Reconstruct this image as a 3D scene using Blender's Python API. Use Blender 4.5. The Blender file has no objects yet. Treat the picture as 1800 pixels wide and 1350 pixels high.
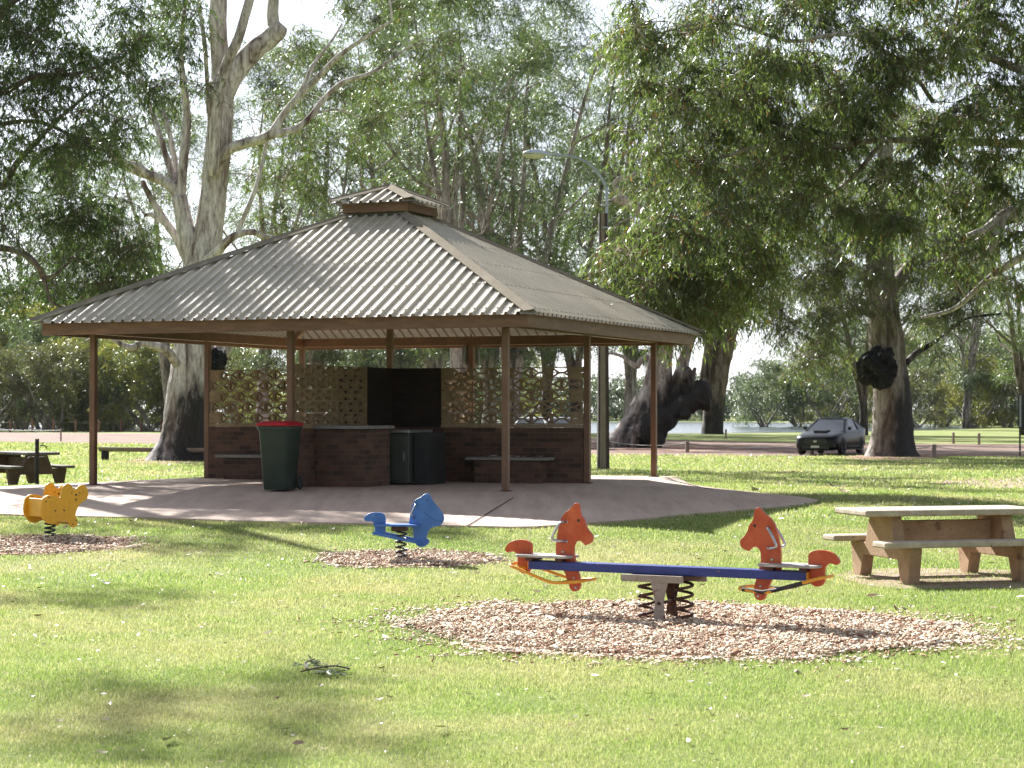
import bpy, math, random
import numpy as np
from mathutils import Vector, noise, Matrix

random.seed(7)
SC = bpy.context.scene
COL = SC.collection
PI = math.pi
HAZE = 0.00003
R = math.radians

# ------------------------------------------------------------------ camera
F, CX, CY, HC = 3500.0, 900.0, 675.0, 1.72
PHI = math.atan(50.0 / F)
cam = bpy.data.objects.new('camera', bpy.data.cameras.new('camera'))
COL.objects.link(cam)
cam.location = (0, 0, HC)
cam.rotation_euler = (PI / 2 + PHI, 0, 0)
cam.data.lens = 36 * F / 1800
cam.data.sensor_width = 36
cam.data.clip_start = 0.5
cam.data.clip_end = 5000
cam.data.dof.use_dof = True
cam.data.dof.focus_distance = 21
cam.data.dof.aperture_fstop = 6.3
SC.camera = cam


def ray(x, y):
    dx, up = (x - CX) / F, (CY - y) / F
    return Vector((dx, math.cos(PHI) - up * math.sin(PHI), math.sin(PHI) + up * math.cos(PHI)))


def at(x, y, Y):
    d = ray(x, y)
    return Vector((0, 0, HC)) + d * (Y / d.y)


def onz(x, y, z):
    d = ray(x, y)
    return Vector((0, 0, HC)) + d * ((z - HC) / d.z)


# ------------------------------------------------------------------ light
EL, AZ = R(35), R(-31)          # sun behind the shelter, a little to the left
SUN = Vector((math.sin(AZ) * math.cos(EL), math.cos(AZ) * math.cos(EL), math.sin(EL)))
w = bpy.data.worlds.new('World')
SC.world = w
w.use_nodes = True
nt = w.node_tree
sky = nt.nodes.new('ShaderNodeTexSky')
sky.sky_type = 'NISHITA'
sky.sun_disc = False
sky.sun_elevation = EL
sky.sun_rotation = AZ
sky.air_density = 1.0
sky.dust_density = 1.0
sky.ozone_density = 1.0
hs = nt.nodes.new('ShaderNodeHueSaturation')
hs.inputs['Saturation'].default_value = 0.28
nt.links.new(sky.outputs[0], hs.inputs['Color'])
tnt = nt.nodes.new('ShaderNodeMix')
tnt.data_type = 'RGBA'
tnt.blend_type = 'MULTIPLY'
tnt.inputs[0].default_value = 1.0
tnt.inputs[7].default_value = (0.95, 0.99, 1.09, 1)
nt.links.new(hs.outputs[0], tnt.inputs[6])
nt.links.new(tnt.outputs[2], nt.nodes['Background'].inputs[0])
nt.nodes['Background'].inputs[1].default_value = 0.053
sl = bpy.data.lights.new('sun', 'SUN')
sl.energy = 5.0
sl.angle = R(0.53)
sl.color = (1.0, 0.985, 0.96)
so = bpy.data.objects.new('sun', sl)
COL.objects.link(so)
so.rotation_euler = (-SUN).to_track_quat('-Z', 'Y').to_euler()
SC.view_settings.view_transform = 'Standard'
SC.view_settings.look = 'None'
SC.view_settings.exposure = 1.78
SC.view_settings.gamma = 1
SC.render.engine = 'CYCLES'
cy = SC.cycles
cy.use_denoising = True
cy.max_bounces = 6
cy.diffuse_bounces = 4
cy.glossy_bounces = 3
cy.transmission_bounces = 4
cy.transparent_max_bounces = 6
cy.caustics_reflective = False
cy.caustics_refractive = False
cy.use_adaptive_sampling = True
cy.adaptive_threshold = 0.015


# ------------------------------------------------------------------ materials
class NT:
    def __init__(s, name):
        s.m = bpy.data.materials.new(name)
        s.m.use_nodes = True
        s.t = s.m.node_tree
        s.p = s.t.nodes['Principled BSDF']
        s.out = s.t.nodes['Material Output']

    def n(s, typ, **kw):
        nd = s.t.nodes.new(typ)
        for k, v in kw.items():
            if k[0] == '_':
                setattr(nd, k[1:], v)
            else:
                key = int(k[1:]) if k[0] == 'i' and k[1:].isdigit() else k.replace('__', ' ')
                if hasattr(v, 'is_linked') or isinstance(v, bpy.types.NodeSocket):
                    s.t.links.new(v, nd.inputs[key])
                else:
                    nd.inputs[key].default_value = v
        return nd

    def link(s, a, b):
        s.t.links.new(a, b)

    def coord(s, kind='Object', scale=(1, 1, 1), rot=(0, 0, 0)):
        c = s.n('ShaderNodeTexCoord')
        mp = s.n('ShaderNodeMapping')
        mp.inputs['Scale'].default_value = scale
        mp.inputs['Rotation'].default_value = rot
        s.link(c.outputs[kind], mp.inputs[0])
        return mp.outputs[0]

    def noise(s, vec, scale, detail=4, rough=0.55, dist=0.0):
        nd = s.n('ShaderNodeTexNoise', Scale=scale, Detail=detail, Roughness=rough, Distortion=dist)
        s.link(vec, nd.inputs['Vector'])
        return nd.outputs[0]

    def ramp(s, fac, stops, interp='LINEAR'):
        nd = s.n('ShaderNodeValToRGB')
        cr = nd.color_ramp
        cr.interpolation = interp
        while len(cr.elements) < len(stops):
            cr.elements.new(0.5)
        for e, (p, c) in zip(cr.elements, stops):
            e.position = p
            e.color = (*c, 1) if len(c) == 3 else c
        s.link(fac, nd.inputs[0])
        return nd.outputs[0]

    def mix(s, fac, a, b, mode='MIX'):
        nd = s.n('ShaderNodeMix', _data_type='RGBA', _blend_type=mode)
        for sock, v in ((nd.inputs[0], fac), (nd.inputs[6], a), (nd.inputs[7], b)):
            if isinstance(v, bpy.types.NodeSocket):
                s.link(v, sock)
            elif isinstance(v, (int, float)):
                sock.default_value = v
            else:
                sock.default_value = (*v, 1)
        return nd.outputs[2]

    def math(s, op, a, b=0.5, c=0.0, clamp=False):
        nd = s.n('ShaderNodeMath', _operation=op, _use_clamp=clamp)
        for k, v in enumerate((a, b, c)):
            if isinstance(v, bpy.types.NodeSocket):
                s.link(v, nd.inputs[k])
            else:
                nd.inputs[k].default_value = v
        return nd.outputs[0]

    def bump(s, h, strength=0.3, dist=0.02):
        b = s.n('ShaderNodeBump', Strength=strength, Distance=dist)
        s.link(h, b.inputs['Height'])
        s.link(b.outputs[0], s.p.inputs['Normal'])

    def done(s, col=None, rough=0.6, metal=0.0, spec=0.5):
        if col is not None:
            if isinstance(col, bpy.types.NodeSocket):
                s.link(col, s.p.inputs['Base Color'])
            else:
                s.p.inputs['Base Color'].default_value = (*col, 1)
        if isinstance(rough, bpy.types.NodeSocket):
            s.link(rough, s.p.inputs['Roughness'])
        else:
            s.p.inputs['Roughness'].default_value = rough
        s.p.inputs['Metallic'].default_value = metal
        s.p.inputs['Specular IOR Level'].default_value = spec
        return s.m


def worn(name, col, col2, scale=6, rough=0.55, lo=0.45, hi=0.7, bump=0.15, stretch=(1, 1, 1), chip=None, metal=0.0, spec=0.5):
    """a painted or raw surface with broad variation, fine grain and optional chipped spots"""
    t = NT(name)
    v = t.coord('Object', stretch)
    a = t.noise(v, scale, 6, 0.6)
    c = t.ramp(a, [(lo, col), (hi, col2)])
    g = t.noise(v, scale * 9, 3)
    c = t.mix(0.25, c, t.ramp(g, [(0.3, (0.35, 0.35, 0.35)), (0.7, (1, 1, 1))]), 'MULTIPLY')
    if chip:
        k = t.noise(v, chip[1], 8, 0.7)
        m = t.ramp(k, [(chip[2], (0, 0, 0)), (chip[2] + 0.03, (1, 1, 1))])
        c = t.mix(m, c, chip[0])
    if bump:
        t.bump(g, bump, 0.01)
    return t.done(c, rough, metal, spec)


def leafmat(name, dark, light, tint, trans=0.45, odd=None):
    t = NT(name)
    g = t.n('ShaderNodeNewGeometry')
    rnd = g.outputs['Random Per Island']
    v = t.coord('Object')
    big = t.noise(v, 0.55, 2)  # broad noise paints sunlit and shaded clump contrast into the leaf colour
    f = t.math('ADD', t.math('MULTIPLY', rnd, 0.55), t.math('MULTIPLY', t.math('SUBTRACT', big, 0.34), 1.6))
    c = t.ramp(f, [(0.15, dark), (0.75, light)])
    if odd:
        m = t.math('GREATER_THAN', rnd, odd[1])
        c = t.mix(m, c, odd[0])
    t.link(c, t.p.inputs['Base Color'])
    t.p.inputs['Roughness'].default_value = 0.38
    t.p.inputs['Specular IOR Level'].default_value = 0.6
    tr = t.n('ShaderNodeBsdfTranslucent')
    tc = t.mix(1.0, c, tint, 'MULTIPLY')
    t.link(tc, tr.inputs[0])
    ms = t.n('ShaderNodeMixShader')
    ms.inputs[0].default_value = trans
    t.link(t.p.outputs[0], ms.inputs[1])
    t.link(tr.outputs[0], ms.inputs[2])
    t.link(ms.outputs[0], t.out.inputs[0])
    return t.m


def barkmat(name, pale, mid, dark, burn=4.0, xk=0.35):
    t = NT(name)
    v = t.coord('Object', (1.6, 1.6, 0.28))
    n1 = t.noise(v, 1.5, 8, 0.65, 0.6)
    c = t.ramp(n1, [(0.36, dark), (0.45, mid), (0.56, pale), (0.75, tuple(min(1, k * 1.12) for k in pale))])
    v2 = t.coord('Object', (3.4, 3.4, 0.75))
    n2 = t.noise(v2, 3.0, 8, 0.78)
    c = t.mix(0.9, c, t.ramp(n2, [(0.36, (0.27, 0.23, 0.21)), (0.55, (1, 1, 1))]), 'MULTIPLY')
    if burn:
        sx = t.n('ShaderNodeSeparateXYZ')
        cc = t.n('ShaderNodeTexCoord')
        t.link(cc.outputs['Object'], sx.inputs[0])
        v3 = t.coord('Object', (1, 1, 0.35))
        n3 = t.noise(v3, 1.1, 6, 0.6)
        hgt = t.math('DIVIDE', sx.outputs[2], burn)
        f = t.math('ADD', t.math('SUBTRACT', 1.0, hgt), t.math('MULTIPLY', t.math('SUBTRACT', n3, 0.5), 3.2))
        # the fire scar sits on the side away from the shelter
        f = t.math('ADD', f, t.math('MULTIPLY', sx.outputs[0], xk))
        f = t.math('ADD', f, t.math('MULTIPLY', t.math('SUBTRACT', n2, 0.5), 2.0))
        m = t.ramp(f, [(0.2, (0, 0, 0)), (0.75, (1, 1, 1))])
        blk = t.ramp(n2, [(0.35, (0.008, 0.008, 0.008)), (0.7, (0.05, 0.042, 0.038))])
        c = t.mix(m, c, blk)
    t.bump(n2, 0.7, 0.05)
    return t.done(c, 0.8, spec=0.3)


MT = {}
MT['brown_paint'] = worn('brown_paint', (0.14, 0.068, 0.034), (0.19, 0.094, 0.05), 3, 0.5, bump=0.06)
MT['fascia'] = worn('fascia_timber', (0.14, 0.068, 0.034), (0.22, 0.112, 0.058), 2.5, 0.55, bump=0.2, stretch=(1, 1, 6))


def roofmat():
    t = NT('roof_steel')
    v = t.coord('Object', (1, 1, 0.4))
    a = t.noise(v, 1.3, 7, 0.65)
    c = t.ramp(a, [(0.35, (0.38, 0.34, 0.265)), (0.65, (0.50, 0.45, 0.36))])
    b = t.noise(t.coord('Object', (6, 6, 6)), 3.0, 6, 0.7)
    c = t.mix(t.ramp(b, [(0.56, (0, 0, 0)), (0.75, (0.6, 0.6, 0.6))]), c, (0.27, 0.23, 0.175))
    t.bump(b, 0.05, 0.01)
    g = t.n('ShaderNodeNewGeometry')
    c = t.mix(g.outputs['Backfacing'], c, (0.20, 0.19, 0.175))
    return t.done(c, t.ramp(a, [(0.3, (0.42,) * 3), (0.7, (0.55,) * 3)]), 0.0, 0.35)


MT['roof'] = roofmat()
MT['ridge'] = worn('ridge_steel', (0.22, 0.19, 0.145), (0.27, 0.235, 0.185), 2, 0.95, bump=0.03, spec=0.03)
MT['screw'] = worn('screw_steel', (0.08, 0.075, 0.065), (0.12, 0.11, 0.1), 5, 0.5)


def brickmat(name, soot=False):
    t = NT(name)
    c = t.n('ShaderNodeTexCoord')
    b = t.n('ShaderNodeTexBrick', Scale=1.0)
    b.inputs['Brick Width'].default_value = 0.24
    b.inputs['Row Height'].default_value = 0.086
    b.inputs['Mortar Size'].default_value = 0.006
    b.inputs['Mortar Smooth'].default_value = 0.15
    b.inputs['Bias'].default_value = -0.05
    b.inputs['Color1'].default_value = (0.152, 0.086, 0.06, 1)
    b.inputs['Color2'].default_value = (0.062, 0.044, 0.035, 1)
    b.inputs['Mortar'].default_value = (0.15, 0.115, 0.095, 1)
    t.link(c.outputs['UV'], b.inputs['Vector'])
    v = t.coord('UV')
    n1 = t.noise(v, 3.2, 4)
    col = t.mix(0.5, b.outputs[0], t.ramp(n1, [(0.3, (0.5, 0.42, 0.38)), (0.7, (1.1, 1.0, 0.95))]), 'MULTIPLY')
    n2 = t.noise(v, 40, 3)
    col = t.mix(0.3, col, t.ramp(n2, [(0.3, (0.5, 0.5, 0.5)), (0.7, (1, 1, 1))]), 'MULTIPLY')
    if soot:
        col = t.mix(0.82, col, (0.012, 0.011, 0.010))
    inv = t.math('SUBTRACT', 1.0, b.outputs[1])
    t.bump(t.math('ADD', inv, t.math('MULTIPLY', n2, 0.3)), 0.6, 0.012)
    return t.done(col, 0.85, spec=0.25)


MT['brick'] = brickmat('clinker_brick')
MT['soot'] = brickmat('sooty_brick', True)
MT['block'] = worn('cream_block', (0.25, 0.18, 0.105), (0.32, 0.24, 0.145), 4, 0.9, bump=0.3, spec=0.2)
MT['coping'] = worn('worn_benchtop', (0.20, 0.19, 0.17), (0.28, 0.27, 0.25), 5, 0.7)


def concretemat():
    t = NT('apron_concrete')
    v = t.coord('Object')
    a = t.noise(v, 0.35, 6, 0.6)
    c = t.ramp(a, [(0.32, (0.47, 0.35, 0.275)), (0.6, (0.575, 0.445, 0.355)), (0.8, (0.63, 0.505, 0.415))])
    # water streaks run down the apron
    st = t.noise(t.coord('Object', (2.2, 0.25, 1), (0, 0, R(22))), 2.0, 6, 0.65)
    c = t.mix(0.45, c, t.ramp(st, [(0.35, (0.55, 0.53, 0.53)), (0.62, (1, 1, 1))]), 'MULTIPLY')
    g = t.noise(v, 55, 4, 0.7)
    c = t.mix(0.3, c, t.ramp(g, [(0.3, (0.6, 0.6, 0.6)), (0.7, (1, 1, 1))]), 'MULTIPLY')
    sp = t.noise(v, 9, 2)
    c = t.mix(t.ramp(sp, [(0.7, (0, 0, 0)), (0.74, (0.5, 0.5, 0.5))]), c, (0.12, 0.09, 0.08))
    t.bump(g, 0.15, 0.01)
    return t.done(c, 0.85, spec=0.3)


MT['concrete'] = concretemat()
MT['joint'] = worn('joint_sealant', (0.03, 0.026, 0.024), (0.06, 0.05, 0.045), 8, 0.9)
MT['table_conc'] = worn('exposed_aggregate', (0.40, 0.33, 0.25), (0.54, 0.46, 0.36), 7, 0.9, bump=0.5, spec=0.2, chip=((0.22, 0.17, 0.13), 14, 0.62))
MT['frame_conc'] = worn('brown_stained_concrete', (0.32, 0.21, 0.125), (0.43, 0.295, 0.18), 4, 0.9, bump=0.4, spec=0.2, chip=((0.2, 0.12, 0.08), 6, 0.6))
MT['old_table'] = worn('weathered_dark_concrete', (0.11, 0.095, 0.085), (0.17, 0.15, 0.135), 6, 0.9, bump=0.4)
MT['old_frame'] = worn('old_brown_frame', (0.095, 0.06, 0.04), (0.145, 0.097, 0.068), 5, 0.9, bump=0.3)
MT['log'] = worn('split_log', (0.19, 0.15, 0.115), (0.30, 0.25, 0.2), 3, 0.9, bump=0.5, stretch=(0.4, 5, 5))
MT['burnt'] = worn('blackened_timber', (0.015, 0.014, 0.013), (0.04, 0.036, 0.033), 6, 0.9, bump=0.5)
MT['red'] = worn('faded_red_paint', (0.47, 0.068, 0.018), (0.58, 0.125, 0.042), 5, 0.45, bump=0.06, chip=((0.40, 0.26, 0.19), 7, 0.655))
MT['red_edge'] = MT['red']
MT['navy'] = worn('navy_paint', (0.018, 0.032, 0.19), (0.028, 0.05, 0.25), 5, 0.42, bump=0.06, chip=((0.28, 0.16, 0.1), 11, 0.67))
MT['sun_yellow'] = worn('yellow_paint', (0.70, 0.30, 0.015), (0.76, 0.36, 0.03), 6, 0.4, bump=0.05, chip=((0.2, 0.13, 0.08), 12, 0.66))
MT['bear_yellow'] = worn('yellow_plastic', (0.72, 0.36, 0.015), (0.78, 0.42, 0.03), 3, 0.45, bump=0.04)
MT['sky_blue'] = worn('blue_plastic', (0.045, 0.145, 0.46), (0.07, 0.19, 0.55), 5, 0.45, bump=0.05, chip=((0.14, 0.25, 0.5), 15, 0.63))
MT['navy_line'] = worn('groove_shadow_blue', (0.01, 0.03, 0.13), (0.015, 0.04, 0.16), 5, 0.6)
MT['ply'] = worn('worn_plywood', (0.30, 0.28, 0.27), (0.52, 0.5, 0.48), 9, 0.6, bump=0.1, chip=((0.08, 0.07, 0.07), 8, 0.6))
MT['chrome'] = worn('bare_steel', (0.42, 0.43, 0.46), (0.6, 0.61, 0.63), 9, 0.28, metal=1.0, bump=0.03)
MT['rust'] = worn('rusty_steel', (0.055, 0.022, 0.016), (0.11, 0.045, 0.028), 12, 0.75, bump=0.4)
MT['black_steel'] = worn('black_steel', (0.016, 0.015, 0.015), (0.04, 0.036, 0.034), 12, 0.5, bump=0.1)
MT['strut'] = worn('rusty_painted_plate', (0.30, 0.25, 0.21), (0.38, 0.32, 0.275), 7, 0.7, bump=0.2, chip=((0.17, 0.07, 0.035), 8, 0.57))
MT['darkbolt'] = worn('dark_bolt', (0.02, 0.015, 0.012), (0.04, 0.03, 0.025), 9, 0.5)
MT['bin_green'] = worn('dark_green_plastic', (0.010, 0.023, 0.016), (0.017, 0.032, 0.023), 4, 0.42, bump=0.05)
MT['bin_red'] = worn('red_plastic', (0.44, 0.012, 0.022), (0.5, 0.02, 0.03), 4, 0.45, bump=0.04)
MT['rubber'] = worn('black_rubber', (0.014, 0.014, 0.015), (0.026, 0.026, 0.027), 20, 0.7)
MT['bbq'] = worn('green_grey_enamel', (0.045, 0.052, 0.042), (0.06, 0.068, 0.055), 3, 0.45, bump=0.04)
MT['bbq_dark'] = worn('dark_steel', (0.010, 0.010, 0.010), (0.02, 0.02, 0.02), 5, 0.6)
MT['steel_top'] = worn('stainless_top', (0.3, 0.3, 0.29), (0.42, 0.42, 0.4), 6, 0.4, metal=0.9)
MT['stobie_conc'] = worn('pole_concrete', (0.20, 0.155, 0.12), (0.27, 0.22, 0.175), 3, 0.9, bump=0.2, stretch=(4, 4, 0.6))
MT['stobie_steel'] = worn('rusted_joist', (0.035, 0.022, 0.018), (0.07, 0.045, 0.036), 5, 0.7, bump=0.2)
MT['galv'] = worn('galvanised_pipe', (0.3, 0.33, 0.38), (0.42, 0.46, 0.5), 5, 0.45, metal=0.6, bump=0.03)
MT['lamp_grey'] = worn('pale_grey_casting', (0.42, 0.47, 0.55), (0.52, 0.56, 0.62), 5, 0.45)
MT['lamp_glass'] = worn('yellowed_diffuser', (0.5, 0.47, 0.36), (0.6, 0.57, 0.45), 5, 0.3)
MT['shade_grey'] = worn('dull_grey_shade', (0.07, 0.075, 0.065), (0.10, 0.105, 0.09), 5, 0.6)
MT['post_wood'] = worn('weathered_post', (0.26, 0.2, 0.16), (0.36, 0.29, 0.24), 6, 0.9, bump=0.3, stretch=(3, 3, 1))
MT['post_red'] = worn('red_brown_post', (0.20, 0.10, 0.07), (0.29, 0.15, 0.10), 6, 0.9, bump=0.3, stretch=(3, 3, 1))
MT['wire'] = worn('dull_wire', (0.2, 0.19, 0.17), (0.3, 0.28, 0.26), 6, 0.6)
MT['sign_back'] = worn('dark_sign_back', (0.02, 0.02, 0.021), (0.035, 0.035, 0.036), 4, 0.6)
MT['sign_face'] = worn('grey_sign_face', (0.3, 0.31, 0.32), (0.4, 0.41, 0.42), 4, 0.5)
MT['termite'] = worn('black_burl', (0.006, 0.006, 0.006), (0.016, 0.014, 0.013), 6, 0.95, bump=0.9)


def carpaint(name, col, rough=0.22):
    t = NT(name)
    t.p.inputs['Coat Weight'].default_value = 0.12
    t.p.inputs['Coat Roughness'].default_value = 0.15
    d = t.noise(t.coord('Object'), 3, 3)
    c = t.mix(0.3, col, t.ramp(d, [(0.3, (0.7, 0.68, 0.65)), (0.7, (1, 1, 1))]), 'MULTIPLY')
    return t.done(c, 0.36, 0.0, 0.18)


MT['car_dark'] = carpaint('charcoal_car_paint', (0.006, 0.0065, 0.009))
MT['car_white'] = carpaint('white_car_paint', (0.72, 0.73, 0.75))
t = NT('car_glass')
t.p.inputs['Coat Weight'].default_value = 0.0
MT['car_glass'] = t.done((0.012, 0.014, 0.017), 0.05, 0, 0.3)
t = NT('car_screen')
MT['car_screen'] = t.done((0.03, 0.036, 0.042), 0.08, 0, 1.0)
MT['tyre'] = worn('tyre_rubber', (0.012, 0.012, 0.012), (0.02, 0.02, 0.02), 9, 0.8)
MT['rim'] = worn('dark_alloy', (0.05, 0.05, 0.055), (0.08, 0.08, 0.085), 9, 0.35, metal=0.8)
MT['headlight'] = worn('headlight_glass', (0.25, 0.27, 0.3), (0.36, 0.38, 0.42), 20, 0.08, spec=0.9)
MT['grille'] = worn('black_grille', (0.008, 0.008, 0.009), (0.014, 0.014, 0.015), 40, 0.5)
MT['plate'] = worn('plate_white', (0.5, 0.5, 0.48), (0.56, 0.56, 0.54), 5, 0.5)
MT['tail'] = worn('tail_lamp', (0.3, 0.03, 0.02), (0.36, 0.05, 0.03), 9, 0.2)


# ---- ground materials
def lawnmat():
    t = NT('lawn_soil_and_turf')
    v = t.coord('Object')
    a = t.noise(v, 0.35, 6, 0.6, 0.4)
    c = t.ramp(a, [(0.30, (0.115, 0.16, 0.036)), (0.46, (0.165, 0.21, 0.055)), (0.60, (0.225, 0.24, 0.09)), (0.74, (0.34, 0.30, 0.17))])
    # mown tufts: streaky at a hand's width
    b = t.noise(v, 5.0, 8, 0.75)
    c = t.mix(0.6, c, t.ramp(b, [(0.33, (0.5, 0.55, 0.4)), (0.5, (0.95, 0.95, 0.9)), (0.68, (1.35, 1.25, 1.15))]), 'MULTIPLY')
    g = t.noise(v, 38.0, 5, 0.8)
    c = t.mix(0.55, c, t.ramp(g, [(0.3, (0.4, 0.42, 0.35)), (0.62, (1.25, 1.2, 1.1))]), 'MULTIPLY')
    d = t.noise(v, 0.9, 5, 0.7)
    c = t.mix(t.ramp(d, [(0.62, (0, 0, 0)), (0.74, (0.75, 0.75, 0.75))]), c, (0.30, 0.24, 0.15))
    t.bump(t.math('ADD', g, b), 0.6, 0.03)
    return t.done(c, 0.9, spec=0.15)


MT['lawn'] = lawnmat()


def dirtmat(name, a, b, c, sc=0.5):
    t = NT(name)
    v = t.coord('Object', (0.5, 1, 1))
    n1 = t.noise(v, sc, 7, 0.65)
    col = t.ramp(n1, [(0.33, a), (0.5, b), (0.68, c)])
    n2 = t.noise(t.coord('Object'), 14, 5, 0.75)
    col = t.mix(0.5, col, t.ramp(n2, [(0.3, (0.45, 0.42, 0.4)), (0.65, (1.15, 1.1, 1.1))]), 'MULTIPLY')
    t.bump(n2, 0.5, 0.03)
    return t.done(col, 0.95, spec=0.15)


MT['road'] = dirtmat('pink_dirt', (0.12, 0.078, 0.058), (0.20, 0.138, 0.108), (0.26, 0.19, 0.155))
MT['bare'] = dirtmat('bare_earth', (0.20, 0.14, 0.10), (0.32, 0.24, 0.185), (0.40, 0.31, 0.25), 2.0)
MT['mulch_base'] = dirtmat('mulch_base', (0.12, 0.065, 0.045), (0.28, 0.17, 0.125), (0.45, 0.32, 0.25), 8.0)


def chipmat():
    t = NT('wood_chip')
    g = t.n('ShaderNodeNewGeometry')
    c = t.ramp(g.outputs['Random Per Island'], [(0.0, (0.16, 0.07, 0.04)), (0.2, (0.32, 0.17, 0.105)), (0.42, (0.50, 0.37, 0.25)),
                                               (0.65, (0.64, 0.53, 0.40)), (1.0, (0.75, 0.68, 0.56))])
    return t.done(c, 0.85, spec=0.2)


MT['chip'] = chipmat()


def bladesmat():
    t = NT('grass_blade')
    g = t.n('ShaderNodeNewGeometry')
    v = t.coord('Object')
    a = t.noise(v, 0.35, 6, 0.6, 0.4)
    c = t.ramp(g.outputs['Random Per Island'], [(0.0, (0.13, 0.195, 0.045)), (0.35, (0.205, 0.285, 0.075)), (0.7, (0.285, 0.35, 0.125)), (0.88, (0.39, 0.40, 0.21)), (1.0, (0.56, 0.51, 0.37))])
    dry = t.ramp(t.math('ADD', t.math('MULTIPLY', a, 0.7), t.math('MULTIPLY', t.noise(v, 1.7, 4, 0.65), 0.3)), [(0.44, (0, 0, 0)), (0.62, (0.9, 0.9, 0.9))])
    c = t.mix(dry, c, t.ramp(g.outputs['Random Per Island'], [(0.0, (0.23, 0.24, 0.10)), (0.5, (0.40, 0.36, 0.22)), (1.0, (0.56, 0.48, 0.36))]))
    t.link(c, t.p.inputs['Base Color'])
    t.p.inputs['Roughness'].default_value = 0.5
    t.p.inputs['Specular IOR Level'].default_value = 0.3
    tr = t.n('ShaderNodeBsdfTranslucent')
    t.link(t.mix(1.0, c, (1.15, 1.2, 0.8), 'MULTIPLY'), tr.inputs[0])
    ms = t.n('ShaderNodeMixShader')
    ms.inputs[0].default_value = 0.45
    t.link(t.p.outputs[0], ms.inputs[1])
    t.link(tr.outputs[0], ms.inputs[2])
    t.link(ms.outputs[0], t.out.inputs[0])
    return t.m


MT['blade'] = bladesmat()


def littermat():
    t = NT('fallen_leaf')
    g = t.n('ShaderNodeNewGeometry')
    c = t.ramp(g.outputs['Random Per Island'], [(0.0, (0.10, 0.05, 0.03)), (0.25, (0.24, 0.12, 0.06)), (0.5, (0.36, 0.27, 0.2)), (0.75, (0.52, 0.45, 0.39)), (1.0, (0.72, 0.68, 0.65))])
    return t.done(c, 0.55, spec=0.5)


MT['litter'] = littermat()


def watermat():
    t = NT('river_water')
    v = t.coord('Object', (0.25, 1, 1))
    n1 = t.noise(v, 0.8, 4, 0.6)
    t.bump(n1, 0.6, 0.25)
    return t.done((0.05, 0.07, 0.075), 0.12, 0, 0.8)


MT['water'] = watermat()

MT['leaf_near'] = leafmat('leaf_hanging_gum', (0.040, 0.060, 0.025), (0.120, 0.152, 0.056), (1.6, 1.8, 0.82), 0.40, ((0.13, 0.06, 0.022), 0.95))
MT['leaf_shaded'] = leafmat('leaf_shaded_gum', (0.026, 0.048, 0.014), (0.062, 0.10, 0.028), (1.6, 1.8, 0.8), 0.33, ((0.11, 0.12, 0.05), 0.94))  # shade side of the left crown put into a darker leaf colour
MT['leaf_olive'] = leafmat('leaf_olive_gum', (0.045, 0.070, 0.028), (0.105, 0.14, 0.052), (1.5, 1.7, 0.85), 0.42, ((0.16, 0.10, 0.04), 0.96))
MT['leaf_grey'] = leafmat('leaf_grey_gum', (0.052, 0.075, 0.045), (0.11, 0.138, 0.078), (1.4, 1.5, 0.85), 0.42)
MT['leaf_lime'] = leafmat('leaf_lime_willow', (0.10, 0.118, 0.042), (0.19, 0.188, 0.072), (1.6, 1.6, 0.6), 0.45)
MT['leaf_scrub'] = leafmat('leaf_scrub', (0.058, 0.07, 0.038), (0.13, 0.135, 0.068), (1.4, 1.4, 0.8), 0.4, ((0.17, 0.15, 0.06), 0.93))
MT['leaf_far'] = leafmat('leaf_far_bank', (0.055, 0.075, 0.05), (0.11, 0.13, 0.08), (1.3, 1.4, 0.9), 0.35)
MT['bark_big'] = barkmat('river_gum_bark', (0.62, 0.565, 0.54), (0.40, 0.34, 0.315), (0.13, 0.085, 0.068), 3.5, 0.3)
MT['bark_right'] = barkmat('scarred_gum_bark', (0.37, 0.32, 0.285), (0.20, 0.155, 0.125), (0.10, 0.06, 0.045), 4.2, 0.9)
MT['bark_lean'] = barkmat('leaning_gum_bark', (0.50, 0.44, 0.40), (0.30, 0.24, 0.21), (0.085, 0.055, 0.042), 3.5, 0.32)
MT['bark_brown'] = barkmat('brown_river_gum_bark', (0.24, 0.19, 0.16), (0.13, 0.09, 0.07), (0.05, 0.033, 0.027), 6.0, 0.1)
MT['bark_far'] = barkmat('far_gum_bark', (0.46, 0.41, 0.37), (0.27, 0.225, 0.2), (0.09, 0.065, 0.055), 0)
MT['bark_pale'] = barkmat('pale_limb_bark', (0.55, 0.5, 0.46), (0.36, 0.31, 0.27), (0.14, 0.10, 0.08), 0)
MT['bark_dark'] = barkmat('dark_limb_bark', (0.17, 0.145, 0.125), (0.10, 0.08, 0.07), (0.05, 0.036, 0.03), 0)
MT['twig'] = worn('red_twig', (0.10, 0.055, 0.04), (0.16, 0.10, 0.075), 5, 0.8)


# ------------------------------------------------------------------ object helpers
def tag(o, label=None, cat=None, group=None, kind=None):
    for k, v in (('label', label), ('category', cat), ('group', group), ('kind', kind)):
        if v:
            o[k] = v
    return o


def empty(name, loc, rz=0.0, label=None, cat=None, group=None):
    o = bpy.data.objects.new(name, None)
    o.location = loc
    o.rotation_euler = (0, 0, rz)
    o.empty_display_size = 0.2
    COL.objects.link(o)
    return tag(o, label, cat, group)


def link(name, me, mat, parent=None, smooth=False):
    if mat:
        me.materials.append(mat)
    if smooth:
        me.polygons.foreach_set('use_smooth', np.ones(len(me.polygons), dtype=bool))
    o = bpy.data.objects.new(name, me)
    COL.objects.link(o)
    if parent:
        o.parent = parent
    return o


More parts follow.
